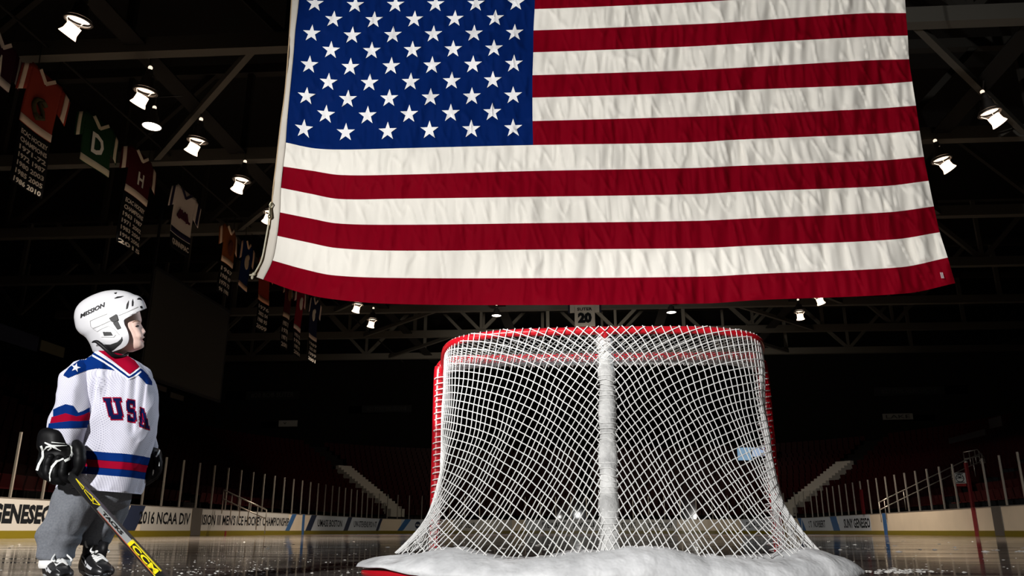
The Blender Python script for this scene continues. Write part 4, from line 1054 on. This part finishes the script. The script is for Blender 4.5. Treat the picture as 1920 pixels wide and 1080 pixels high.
# --- jersey
trows = [(661, 190, 228, 0, .045), (668, 176, 240, 0, .060), (678, 166, 256, 0, .075), (692, 156, 270, 0, .086), (708, 150, 281, 0, .094), (730, 148, 287, 0, .098), (765, 150, 288.5, 0, .102), (805, 152, 285.5, 0, .104),
         (840, 148, 279, 0, .106), (870, 140, 271, 0, .108), (897, 128, 264, 0, .11), (921, 115, 257, 0, .112)]
V, F, UVs = loft(trows, 150, 1.0, 2.5, 0.015, 11.0, 2.0, tilt=lambda x, d, py: (x*0.07*min(1, max(0, (py-760)/80.0))), uv=True, close=False)
for i_, v_ in enumerate(V):
    qx, qy, _ = proj(v_); g_ = 0.0
    for (fx0, fy0, fx1, fy1, w_, a_) in ((252, 712, 247, 800, 5, -.010), (270, 722, 262, 790, 4, -.009), (190, 694, 186, 726, 4, .012), (180, 700, 172, 760, 5, -.014), (262, 790, 250, 845, 6, -.006), (200, 700, 196, 742, 5, -.006), (235, 712, 232, 745, 5, -.005)):
        tt_ = max(0.0, min(1.0, (qy-fy0)/(fy1-fy0))); cx_ = fx0+(fx1-fx0)*tt_; ov_ = 0 if fy0 <= qy <= fy1 else min(abs(qy-fy0), abs(qy-fy1)); g_ += a_*math.exp(-((qx-cx_)/w_)**2)*math.exp(-(ov_/14)**2)
    if (v_-K(215, 780)).dot(HD) < 0.0: V[i_] = v_-HD*g_
NT_ = 150; MI = []
for f in F:
    r = f[0]//NT_; py = 661+260*r/260.0
    MI.append(1 if 852 <= py < 866 or 881 <= py < 893 else 2 if 867 <= py < 880 else 3 if py in (866, 880) else 0)
MI = [3 if 865.5 <= 661+(f[0]//NT_) < 866.5 or 879.5 <= 661+(f[0]//NT_) < 880.5 else m for f, m in zip(F, MI)]
jersey = mk('jersey', V, F, [JW, JB, JR, NAVL], person, MI, True, uv=UVs); jersey['label'] = 'white knit USA hockey jersey with blue and red bands'
def sleeve(pts, nm, sd):
    mb = MB(); P = [K(*q[:3]) for q in pts]; R_ = [rpx(q[3], p) for q, p in zip(pts, P)]
    k = 14; Q = smooth_path([Vector(p) for p in P], k); n = 56; RR = [cubic([(i, r) for i, r in enumerate(R_)], j/k)[0] for j in range(len(Q))]
    mb.tube(Q, RR, n, 0, False)
    V = []
    for i, v in enumerate(mb.V):
        r = i//n; c = Q[r]; o = v-c; q = v*13+Vector((0, 0, sd)); e = min(1, (len(Q)-1-r)/3)
        V.append(v+o.normalized()*(noise.noise(q)*0.009+0.012*(0.2-abs(noise.noise(Vector((v.x*16, v.y*16, v.z*9+sd))))))*e)
    return mk(nm, V, mb.F, JW, person, None, True, uv=[((i % n)/n*0.40, V[i].z) for i in range(len(V))])
slN = sleeve([(176, 684, -.02, 12), (160, 692, -.04, 21), (147, 710, -.065, 28), (139, 735, -.09, 29), (136, 762, -.10, 30), (131, 785, -.11, 33), (127, 805, -.12, 33), (124, 828, -.125, 28), (122, 842, -.13, 24)], 'sleeve', 1.0)
slF = sleeve([(244, 688, .03, 12), (262, 704, .05, 20), (266, 740, .08, 22), (268, 780, .10, 22), (273, 815, .11, 20), (278, 845, .12, 17)], 'sleeve', 5.0)
bvJ = bvh_of([jersey, slN, slF])
drape('shoulder_yoke', [poly((178, 661), (172, 664), (150, 675), (130, 689), (121, 700), (119, 704), (128, 709), (146, 701), (165, 694), (180, 691), (200, 692), (222, 696.5))], bvJ, JB, jersey, 0.0010, 3, 'blue shoulder yoke')
drape('shoulder_yoke', [poly((262, 690), (258, 703), (266, 711), (274, 720), (285, 722.5), (285, 716), (277, 703), (268, 694))], bvJ, JB, jersey, 0.0010, 3, 'blue shoulder yoke')
def star2(cx, cy, r, rot=0): return ([(cx+(r if i % 2 == 0 else r*0.4)*math.sin(PI*i/5+rot), cy-(r if i % 2 == 0 else r*0.4)*math.cos(PI*i/5+rot)*1.0) for i in range(10)]+[(cx, cy)], [(i, (i+1) % 10, 10) for i in range(10)])
drape('yoke_star', [star2(142, 690, 9, 0.25)], bvJ, JWP, jersey, 0.0018, 2, 'white star')
drape('undershirt', [poly((184, 658), (210, 676), (243, 702), (261, 688), (252, 676), (240, 668), (226, 664), (200, 658))], bvJ, JR, jersey, 0.0012, 3, 'red undershirt showing in the collar')
cpt = [(176, 660), (190, 668), (212, 682), (232, 697), (243, 704.5), (254, 697), (262, 690)]
def shift(pts, d): return [(x-d*0.35*(1 if i < 5 else -0.8), y+d) for i, (x, y) in enumerate(pts)]
drape('collar_stripe', [strip(shift(cpt, 0), 2.6)], bvJ, JWP, jersey, 0.0024, 2.5, 'white collar stripe')
drape('collar_stripe', [strip(shift(cpt, 3.2), 3.8)], bvJ, JB, jersey, 0.0020, 2.5, 'blue collar stripe')
drape('collar_stripe', [strip(shift(cpt, 6.6), 3.4)], bvJ, JWP, jersey, 0.0016, 2.5, 'white collar stripe')
bv1 = bvh_of([slN])
drape('sleeve_band', [poly((100, 768), (110, 763), (123, 758), (137, 761), (146, 774), (155, 771), (168, 764), (168, 772), (156, 778), (143, 781), (123, 775), (100, 782))], bv1, JB, slN, 0.001, 3, 'blue sleeve band')
drape('sleeve_band', [poly((97, 782), (123, 775), (143, 781), (156, 778), (168, 772), (168, 788), (150, 790), (132, 789.5), (94, 794))], bv1, JR, slN, 0.001, 3, 'red sleeve band')
drape('sleeve_band', [poly((92, 794), (132, 789.5), (150, 790), (168, 788), (168, 802), (132, 803), (90, 804))], bv1, JB, slN, 0.001, 3, 'blue sleeve band')
# U S A block letters as overlapping bars
def bars(segs, fx, fy, wx, wy, grow=0.0, skew=0.0, drop=0.0, sh=0.0):
    out = []
    for (x0, y0, x1, y1) in segs:
        q = [(x0-grow, y0-grow), (x1+grow, y0-grow), (x1+grow, y1+grow), (x0-grow, y1+grow)]
        out.append(poly(*[(fx+wx*x+skew*y, fy+wy*y+drop*x+sh*0) for x, y in q]))
    return out
U_ = [(0, 0, .42, .14), (.58, 0, 1, .14), (.10, .1, .36, .85), (.66, .1, .90, .85), (.18, .78, .82, 1.0)]
S_ = [(.12, 0, .88, .16), (.0, .1, .30, .48), (.7, .0, .95, .28), (.10, .40, .90, .58), (.70, .52, 1.0, .90), (.12, .84, .88, 1.0), (.05, .72, .28, 1.0)]
A_ = [(0, .86, .42, 1.0), (.58, .86, 1.0, 1.0), (.10, .5, .34, .9), (.66, .5, .90, .9), (.22, .2, .44, .6), (.56, .2, .78, .6), (.30, 0, .70, .24), (.2, .58, .8, .72)]
for segs, a in ((U_, (194, 747, 32, 39, 9, 0)), (S_, (237, 749, 17, 40, 1.5, 3)), (A_, (257, 763, 18.5, 36, 4.5, 6))):
    fx, fy, wx, wy, sk_, dp = a
    def tr(g): return bars(segs, fx, fy, wx, wy, g, sk_, dp)
    drape('letter_outline', tr(0.055), bvJ, JR, jersey, 0.0009, 3, 'red letter edge')
    drape('letter', tr(0.0), bvJ, NAVL, jersey, 0.0016, 3, 'navy blue block letter')

# --- sweatpants
V, F, _ = loft([(900, 128, 200, -.03, .075), (925, 112, 190, -.03, .078), (950, 105, 184, -.035, .078), (975, 93, 170, -.045, .074), (992, 80, 158, -.05, .068), (1004, 74, 149, -.05, .064), (1012, 74, 147, -.05, .060), (1024, 75, 136, -.05, .054), (1036, 75, 132, -.05, .052), (1049, 77, 131, -.05, .052)], 64, 1.6, 2.2, 0.013, 13, 4.0)
Vw, Fw, _ = loft([(880, 135, 244, .0, .082), (900, 128, 246, .0, .088), (925, 120, 242, .0, .088), (945, 122, 236, .01, .078), (958, 135, 220, .02, .055)], 64, 2, 2.4, 0.006, 12, 1.0)
F = F+[tuple(i_+len(V) for i_ in f_) for f_ in Fw]; V = V+Vw
pants = mk('sweatpants', V, F, SWEAT, person)
V, F, _ = loft([(900, 160, 246, .03, .075), (925, 163, 240, .04, .078), (950, 160, 236, .06, .074), (975, 154, 230, .07, .066), (992, 150, 222, .07, .062), (1003, 150, 213, .07, .056), (1012, 152, 207, .07, .05), (1022, 153, 200, .07, .046)], 64, 1.6, 2.2, 0.014, 14, 9.0)
leg2 = mk('trouser_leg', V, F, SWEAT, pants)
# --- helmet
HC = (200.0, 606.0)
dome1 = [(174, 659), (169, 646), (161, 633), (150, 625), (143, 616), (140, 604), (139, 592), (142, 579), (151, 567), (167, 556.5), (185, 549), (200, 545.2), (215, 544), (230, 545.2), (243, 548.5), (252, 552.5), (261, 555.5), (268, 562), (272.5, 570), (275, 578)]
open1 = [(275, 578), (269, 580.5), (258, 585.5), (245, 592), (234.5, 597.5), (231.5, 601), (232.5, 608), (237, 617), (240.5, 628), (240.5, 638), (236, 647), (227, 653), (216, 657), (203, 661.5), (188, 662), (174, 659)]
def dense(P, n=5): return [p.to_2d() for p in smooth_path([Vector((x, y, 0)) for x, y in P], n)]
def ang(p): return math.atan2(-(p[1]-HC[1]), p[0]-HC[0])
D1 = dense(dome1, 6); O1 = dense(open1, 6)
a0, a1 = ang(dome1[-1]), ang(dome1[0])     # dome runs from a1 over the top to a0
def Rl(P, a):
    best = None; dx, dy = math.cos(a), -math.sin(a)
    for p, q in zip(P, P[1:]):
        ex, ey = q[0]-p[0], q[1]-p[1]; det = dx*ey-dy*ex
        if abs(det) < 1e-9: continue
        wx, wy = p[0]-HC[0], p[1]-HC[1]; t = (wx*ey-wy*ex)/det; s = (wx*dy-wy*dx)/det
        if t > 0 and -1e-6 <= s <= 1+1e-6 and (best is None or t > best): best = t
    return best
R0_, R1_ = math.hypot(dome1[-1][0]-HC[0], dome1[-1][1]-HC[1]), math.hypot(dome1[0][0]-HC[0], dome1[0][1]-HC[1])
WH = 0.090; NA = 240; NR_ = 26
angs = []; 
for i in range(NA): angs.append(a0-2*PI*i/NA)   # clockwise in the picture: first the opening, then the dome
V = []; F = []; cols = []
c2 = K(HC[0], HC[1], 0)
def hp(a, rho, R_, side):
    x, y = HC[0]+math.cos(a)*R_*rho, HC[1]-math.sin(a)*R_*rho
    wf = (1-min(1, rho)**3)**(1/3.0)
    return K(x, y, 0)+VX*(side*WH*wf)
op_span = (a0-a1) % (2*PI)
info = []
for a in angs:
    da = (a0-a) % (2*PI)
    if da <= op_span:
        r = Rl(O1, a) or 40; R_ = R0_+(R1_-R0_)*(da/op_span)+4*math.sin(PI*da/op_span); info.append((a, R_, min(1.0, r/R_), False))
    else: info.append((a, Rl(D1, a) or 62, 1.0, True))
for side in (-1, 1):
    base = len(V); V.append(hp(0, 0, 1, side))
    for a, R_, rm, dm in info:
        for j in range(1, NR_+1):
            rho = math.sin(PI/2*j/NR_)*rm if dm else rm*math.sin(PI/2*j/NR_)
            V.append(hp(a, min(1, rho), R_, side))
    for i in range(NA):
        i2 = (i+1) % NA; A = base+1+i*NR_; B = base+1+i2*NR_
        F.append((base, A, B) if side < 0 else (base, B, A))
        for j in range(NR_-1): F.append((A+j, A+j+1, B+j+1, B+j) if side < 0 else (A+j, B+j, B+j+1, A+j+1))
bm = bmesh.new(); vs = [bm.verts.new(v) for v in V]
for f in F:
    try: bm.faces.new([vs[i] for i in f])
    except ValueError: pass
bmesh.ops.remove_doubles(bm, verts=bm.verts[:], dist=0.0004); bmesh.ops.recalc_face_normals(bm, faces=bm.faces[:]); bm.verts.index_update()
helm = mk('helmet', [v.co.copy() for v in bm.verts], [tuple(v.index for v in f.verts) for f in bm.faces], HELM, person); bm.free(); helm['label'] = 'white hockey helmet'
bvH = bvh_of([helm])
md = helm.modifiers.new('th', 'SOLIDIFY'); md.thickness = 0.006; md.offset = -1
BLK = mat('black_matte', (0.004, 0.004, 0.005), 0.5, spec=0.2); GRY = mat('grey_seam', (0.22, 0.22, 0.22), 0.6)
T2, TF = text2d('MISSION', 0.028, 0.1)
drape('lettering', [([(151+45.5*x, 597-22.0*x-8.0*y-0.5*x*y) for x, y in T2], TF)], bvH, BLK, helm, 0.0012, 2)
drape('vent', [poly((214, 559.6), (220, 556.3), (232.5, 555.2), (226, 558), (216, 560))], bvH, BLK, helm, 0.001, 2)
drape('vent', [poly((213.5, 549.5), (219.5, 548.2), (218, 551), (215.5, 551.5))], bvH, BLK, helm, 0.001, 2)
drape('vent', [poly((236, 580), (237.5, 571), (241.5, 563), (241, 571), (239.5, 578.5))], bvH, BLK, helm, 0.001, 2)
drape('vent', [poly((247, 574.5), (247.3, 566), (249, 560.5), (250.3, 567), (249.8, 573.5))], bvH, BLK, helm, 0.001, 2)
drape('vent', [poly((256, 561.5), (260, 558.5), (264, 559), (266.5, 564), (262, 562))], bvH, BLK, helm, 0.001, 2)
drape('vent', [poly((262, 574.5), (266, 573.5), (267.5, 577.5), (264, 579))], bvH, BLK, helm, 0.001, 2)
drape('ear_hole', [poly((192.5, 622), (208, 622.5), (211.5, 629), (195, 629.8))], bvH, BLK, helm, 0.001, 2)
drape('seam', [strip([(169, 602), (180, 597), (201, 588.5)], 0.9), strip([(169, 602), (170, 612), (175, 617)], 0.8), strip([(174, 616), (190, 609.5), (208, 601)], 1.3), strip([(222, 592), (240, 584.5), (259, 575.5)], 1.3), strip([(175, 617), (182, 622), (190, 617), (203, 611.5), (214, 617), (224, 628)], 0.8), strip([(190, 632), (213, 632.5), (217, 628)], 0.9)], bvH, GRY, helm, 0.0008, 2)
bx = drape('clip', [poly((205, 597), (219, 589), (222.5, 600), (215, 604), (210, 604))], bvH, BLK, helm, 0.003, 2); drape('clip', [poly((212, 606), (220.5, 601), (227, 615), (220, 618))], bvH, BLK, helm, 0.002, 2)
drape('ear_gap_dark', [poly((192, 646), (207, 646), (220, 641.5), (226.5, 636), (228.8, 631), (230, 638), (226, 645), (215, 650), (213, 656), (205, 660), (197, 650))], bvH, BLK, helm, 0.001, 2)  # black overlay stands in for the dark gap under the ear
m_ = MB(); tp(m_, [(173, 642, -.085, 1.2), (182, 641, -.09, 3.4), (200, 656, -.085, 4), (214, 667, -.07, 4), (230, 668, -.045, 2.8), (240, 662, -.01, 2), (244, 656, .03, 2)], 8); m_.build('chin_strap', BLK, person, True)
# --- gloves
def glove(rows, fingers, thumb, off, amp):
    V, F, _ = loft(rows, 48, 1.6, 2.6, 0.002, 30, 1.0)
    g = mk('glove', V, F, GLV, person); g['label'] = 'black padded hockey glove'
    parts = [g]
    for fpts in fingers:
        mb = MB(); P = [K(*q[:3]) for q in fpts]; Rr = [rpx(q[3], p) for q, p in zip(fpts, P)]; Q = smooth_path([Vector(p) for p in P], 8)
        RR = [lin([(i, r) for i, r in enumerate(Rr)], j/8)[0]*(0.86+0.17*abs(math.sin(PI*j/8))) for j in range(len(Q))]
        mb.tube(Q, RR, 14); mb.ball(Q[-1], RR[-1]*1.0, n=14); mb.ball(Q[0], RR[0], n=14); parts.append(mb.build('finger', GLV, g, True))
    mb = MB(); P = [K(*q[:3]) for q in thumb]; Rr = [rpx(q[3], p) for q, p in zip(thumb, P)]; Q = smooth_path([Vector(p) for p in P], 8)
    RR = [lin([(i, r) for i, r in enumerate(Rr)], j/8)[0]*(0.88+0.14*abs(math.sin(PI*j/12))) for j in range(len(Q))]
    mb.tube(Q, RR, 16); mb.ball(Q[-1], RR[-1], n=14); mb.ball(Q[0], RR[0], n=14); parts.append(mb.build('thumb', GLV, g, True))
    return g, parts
gN, gNp = glove([(802, 94, 116, -.14, .02), (806, 84, 126, -.14, .04), (814, 79, 131, -.14, .052), (828, 76, 135, -.14, .056), (842, 76, 138, -.14, .056), (848, 78, 139, -.14, .046), (856, 77, 141, -.14, .046), (872, 76, 141, -.14, .044), (888, 80, 138, -.14, .04), (902, 92, 128, -.14, .03), (909, 100, 120, -.14, .012)],
    [[(82, 856, -.175, 8.5), (76, 872, -.18, 8), (78, 886, -.18, 7.5), (92, 896, -.165, 7)], [(95, 858, -.185, 9), (89, 875, -.19, 8.5), (91, 893, -.19, 8), (106, 903, -.175, 7)],
     [(110, 860, -.185, 9), (104, 878, -.192, 8.5), (105, 896, -.19, 8), (119, 905, -.175, 7)], [(124, 860, -.18, 8.5), (119, 878, -.19, 8.5), (119, 893, -.19, 8), (130, 901, -.175, 7)]],
    [(143, 832, -.15, 9), (149, 846, -.16, 11), (150, 862, -.165, 11), (147, 878, -.165, 9.5), (139, 890, -.16, 7)], -.14, 0)
bvG = bvh_of(gNp)
drape('piping', [strip([(77.5, 836), (81, 845), (80, 858), (74, 869), (69.8, 882)], 4.2)], bvG, PIPE, gN, 0.002, 2, 'white piping')
drape('piping', [strip([(129, 831), (134, 839), (134.5, 851), (130, 860), (121, 865)], 4.6)], bvG, PIPE, gN, 0.002, 2, 'white piping')
drape('piping', [strip([(119.6, 860.5), (106, 865.5), (98, 876), (93.5, 888), (94, 902)], [2.5, 4, 4.4, 4.2, 1.8])], bvG, PIPE, gN, 0.002, 2, 'white piping')
drape('emblem', [strip([(84.5, 830), (98, 836.5), (115, 845.3)], [2.4, 4, 0.6]), strip([(82.5, 843.5), (88, 838), (99, 836), (125, 835.8)], [1.2, 3, 3.4, 0.6]), strip([(90, 843.6), (97, 839)], 2.6), strip([(97, 829.4), (121, 832)], [1.6, 0.6])], bvG, PIPE, gN, 0.0025, 2, 'white crossed stripe emblem')
gF, gFp = glove([(836, 272, 288, .12, .02), (841, 267, 296, .12, .036), (852, 264, 300, .12, .042), (868, 262, 300, .12, .042), (884, 260, 297, .12, .04), (898, 258, 289, .12, .034), (908, 259, 279, .12, .018), (912, 262, 272, .12, .006)],
    [[(292, 852, .075, 7), (297, 868, .07, 7), (293, 886, .075, 6.5), (282, 896, .08, 6)], [(281, 856, .07, 7.5), (285, 874, .068, 7), (280, 893, .07, 6.5), (271, 902, .08, 6)], [(270, 860, .075, 7), (272, 878, .07, 7), (268, 894, .075, 6.5), (264, 904, .085, 5.5)], [(297, 860, .11, 6), (299, 874, .11, 6), (294, 890, .115, 6), (286, 898, .12, 5)]],
    [(268, 846, .08, 7), (264, 858, .075, 7), (263, 872, .075, 6)], .12, 0)
bvG2 = bvh_of(gFp)
drape('piping', [strip([(298.5, 844), (296.5, 851), (293, 857)], [2.2, 2.8, 2.2]), strip([(298.5, 866), (298, 874)], 1.6), strip([(287.5, 881), (286, 891)], 2.2), strip([(268.5, 863), (273, 868), (275.5, 876)], 1.8)], bvG2, PIPE, gF, 0.002, 2, 'white piping')
# --- skates
SKB = mat('black_skate_boot', (0.012, 0.012, 0.013), 0.35); SKW = mat('pale_skate_panel', (0.55, 0.56, 0.57), 0.45); LACE = mat('white_lace', (0.78, 0.78, 0.76), 0.8); BLD = mat('skate_blade_steel', (0.5, 0.5, 0.5), 0.2, 1.0)
def skate(ax, ay, off, scale, toe, lab):
    """ax, ay: ankle in the photo; toe: (dx px, d off)"""
    an = K(ax, ay, off); gz = 0.0; f = Vector((RT*(toe[0])+HD*toe[1])).normalized(); sd = f.cross(Vector((0, 0, 1))); g0 = Vector((an.x, an.y, 0))
    b = MB(); V = []; n = 28
    # rings along the foot: (forward, height centre, half height, half width)
    prof = [(-0.055, 0.075, 0.016, 0.012), (-0.05, 0.080, 0.032, 0.026), (-0.03, 0.092, 0.050, 0.033), (-0.005, 0.098, 0.056, 0.036), (0.02, 0.092, 0.050, 0.036), (0.05, 0.078, 0.036, 0.037), (0.085, 0.070, 0.028, 0.038), (0.115, 0.066, 0.023, 0.036), (0.135, 0.063, 0.018, 0.028), (0.147, 0.060, 0.008, 0.014)]
    rr = [cubic(prof, -0.055+0.202*i/40) for i in range(41)]
    for i, (hz, hh, hwid) in enumerate(rr):
        for j in range(n):
            a = 2*PI*j/n; V.append(g0+f*(-0.055+0.202*i/40)*scale+Vector((0, 0, (hz+hh*math.sin(a))*scale))+sd*(hwid*math.cos(a)*scale))
    F = [(i*n+j, i*n+(j+1) % n, (i+1)*n+(j+1) % n, (i+1)*n+j) for i in range(40) for j in range(n)]+[tuple(range(n)), tuple(40*n+j for j in range(n))[::-1]]
    b.add(V, F); b.lathe([(0.032, 0), (0.036, 0.02), (0.037, 0.05)], g0+Vector((0, 0, 0.10*scale)), Vector((0, 0, 1)), 24)
    bt = b.build('skate', SKB, person, True); bt['label'] = lab
    h = MB(); h.box(g0+f*0.045+Vector((0, 0, 0.030)), 0.028, 0.17, 0.030, 0, (sd, f, Vector((0, 0, 1)))); h.build('blade_holder', SKW, bt)
    h = MB(); h.box(g0+f*0.045+Vector((0, 0, 0.009)), 0.004, 0.20, 0.018, 0, (sd, f, Vector((0, 0, 1)))); h.build('blade', BLD, bt)
    def top(x, y, up=0.0):
        hz, hh, hwid = cubic(prof, x); a = math.acos(max(-1, min(1, y/hwid))); return g0+f*x*scale+Vector((0, 0, (hz+hh*math.sin(a)+up)*scale))+sd*y*scale
    t = MB(); t.add([top(-0.01+0.02*i, -0.010, 0.002)+Vector((0, 0, 0.02*max(0, 1-i))) for i in range(5)]+[top(-0.01+0.02*i, 0.010, 0.002)+Vector((0, 0, 0.02*max(0, 1-i))) for i in range(5)], [(i, i+1, i+6, i+5) for i in range(4)]); t.build('tongue', BLK, bt)
    l = MB()
    for i in range(6):
        x = 0.008+i*0.0145
        l.tube(smooth_path([top(x, -0.020, 0.003), top(x+0.004, 0, 0.007), top(x+0.010, 0.020, 0.003)], 4), 0.0030, 6); l.tube(smooth_path([top(x, 0.020, 0.003), top(x+0.004, 0, 0.009), top(x+0.010, -0.020, 0.003)], 4), 0.0030, 6)
    c = top(0.028 if scale < 1 else 0.010, 0, 0.012)
    for s_ in (-1, 1):
        l.tube(smooth_path([c, c+sd*0.020*s_+Vector((0, 0, 0.018)), c+sd*0.036*s_+Vector((0, 0, 0.004)), c+sd*0.030*s_-Vector((0, 0, 0.018))+f*0.01, c+sd*0.010*s_+f*0.004, c], 6), 0.0032, 6)
        l.tube(smooth_path([c, c+sd*0.016*s_+f*0.02-Vector((0, 0, 0.012)), c+sd*0.030*s_+f*0.045-Vector((0, 0, 0.03)), c+sd*0.024*s_+f*0.062-Vector((0, 0, 0.034))], 6), 0.0030, 6)
    l.build('laces', LACE, bt, True)
    for s_ in (-1, 1):
        p = MB(); P = []
        for k in range(7):
            x = -0.045+0.012*k; P.append((x, s_))
        def sidep(x, zf, o=0.0015):
            hz, hh, hwid = cubic(prof, x); a = math.asin(max(-1, min(1, zf))); return g0+f*x*scale+Vector((0, 0, (hz+hh*zf)*scale))+sd*(s_*(hwid*math.cos(a)+o)*scale)
        for x0, x1, z0_, z1_ in ((-0.035, 0.0, 0.45, 0.75), (-0.02, 0.05, 0.22, 0.34), (0.0, 0.06, -0.1, 0.08), (0.055, 0.105, 0.10, 0.40), (-0.045, 0.105, -0.80, -0.60), (0.112, 0.138, -0.7, 0.8)):
            V = []; 
            for k in range(7): V += [sidep(x0+(x1-x0)*k/6, z0_), sidep(x0+(x1-x0)*k/6, z1_)]
            p.add(V, [(2*k, 2*k+2, 2*k+3, 2*k+1) for k in range(6)])
        o = p.build('side_panel', SKW, bt); o['label'] = 'pale grey side panels'
    s = MB(); s.lathe([(0.046, 0), (0.050, 0.008), (0.050, 0.024), (0.044, 0.040)], g0+Vector((0, 0, 0.084*scale)), Vector((0, 0, 1)), 24)
    return bt, s
sk1, so1 = skate(104, 1052, -.05, 0.92, (1, -1.0), 'black skate with white laces on the foot nearer the camera'); so1.build('sock', LACE, person, True)
sk2, so2 = skate(174, 1046, .06, 1.0, (1, -0.9), 'black skate with white laces on the far foot')
m_ = MB(); P = [K(q_, w_, .030) for q_, w_ in ((181, 1046), (197, 1046), (203, 1017), (186, 1014))]; m_.add(P+[p_+HD*0.006 for p_ in P], [(0, 1, 2, 3), (7, 6, 5, 4), (0, 4, 5, 1), (1, 5, 6, 2), (2, 6, 7, 3), (3, 7, 4, 0)]); m_.build('skate_tongue', BLK, person, True)
# --- stick
A_s = atD(131, 891, 2.585); B_s = atD(300, 1079, 1.76); dS = (B_s-A_s).normalized()
tE = (0.025-A_s.z)/dS.z; E_s = A_s+dS*tE
stick = empty('hockey_stick', Vector((E_s.x, E_s.y, 0)), 'black and yellow hockey stick held in the near glove and slanting toward the camera', 'stick')
sx = dS.cross(HD).normalized(); sy = dS.cross(sx).normalized()
STB = mat('black_stick_shaft', (0.012, 0.012, 0.012), 0.35)
m_ = MB(); m_.box((A_s+E_s)/2, 0.024, (E_s-A_s).length, 0.017, 0, (sx, dS, sy)); shaft = m_.build('shaft', STB, stick)
md = shaft.modifiers.new('b', 'BEVEL'); md.width = 0.004; md.segments = 3
m_ = MB(); m_.tube([A_s-dS*0.012, A_s+dS*0.02], 0.0145, 12); m_.build('end_knob', STB, stick, True)
bl = MB(); P = [E_s+dS*0.0, E_s+RT*0.06+HD*-0.02, E_s+RT*0.14+HD*-0.03, E_s+RT*0.21-HD*0.02]
V = []
for i, p in enumerate(P):
    z0_, z1_ = 0.002, 0.055+0.012*min(i, 2)
    for z, o in ((z0_, -.005), (z0_, .005), (z1_, .005), (z1_, -.005)): V.append(Vector((p.x, p.y, z))+HD*o)
bl.add(V, [(i*4+j, i*4+(j+1) % 4, (i+1)*4+(j+1) % 4, (i+1)*4+j) for i in range(3) for j in range(4)]+[(0, 1, 2, 3), (15, 14, 13, 12)]); bl.build('blade', STB, stick)
bvS = bvh_of([shaft])
YEL = mat('yellow_stick_print', (0.75, 0.62, 0.01), 0.4); SIL = mat('silver_stick_print', (0.36, 0.38, 0.38), 0.35, 0.3)
ax_, ay_ = proj(A_s)[:2]; bx_, by_ = proj(B_s)[:2]; LL = math.hypot(bx_-ax_, by_-ay_); ux, uy = (bx_-ax_)/LL, (by_-ay_)/LL
def sp(t, wv):
    h = 5.2+3.4*t; return (ax_+(bx_-ax_)*t+uy*wv*h, ay_+(by_-ay_)*t-ux*wv*h)
def loop2(pts, wd): return [strip([pts[i], pts[(i+1) % len(pts)]], wd) for i in range(len(pts))]
drape('print', loop2([sp(.05, .75), sp(.14, .75), sp(.145, .1)], 1.1)+loop2([sp(.155, .6), sp(.235, .75), sp(.255, -.3), sp(.16, .1)], 1.2)+loop2([sp(.245, .75), sp(.315, .7), sp(.27, -.45)], 1.2), bvS, YEL, stick, 0.0008, 3, 'yellow outline print')
drape('print', [poly(sp(.32, -.8), sp(.32, .75), sp(.68, .75), sp(.68, -.8))], bvS, SIL, stick, 0.0008, 3, 'silver print')
drape('print', [poly(sp(.665, -.85), sp(.665, .85), sp(.695, .85), sp(.695, -.85)), poly(sp(.675, .72), sp(.675, .95), sp(.985, .95), sp(.985, .72)), poly(sp(.675, -.95), sp(.675, -.75), sp(.985, -.75), sp(.985, -.95))], bvS, YEL, stick, 0.0009, 3, 'yellow print')
T2, TF = text2d('CCM', 0.035)
drape('lettering', [([sp(.705+.27*x, -.6+1.25*y) for x, y in T2], TF)], bvS, YEL, stick, 0.0018, 3, 'yellow maker letters')
T2, TF = text2d('TACKS', 0.05)
drape('lettering', [([sp(.37+.22*x, -.45+0.95*y) for x, y in T2], TF)], bvS, STB, stick, 0.0018, 3)
drape('print', [poly(sp(.34, -.95), sp(.34, -.8), sp(.96, -.8), sp(.96, -.95))], bvS, mat('red_edge_print', (0.45, 0.08, 0.04), 0.4), stick, 0.0012, 3, 'red edge line')
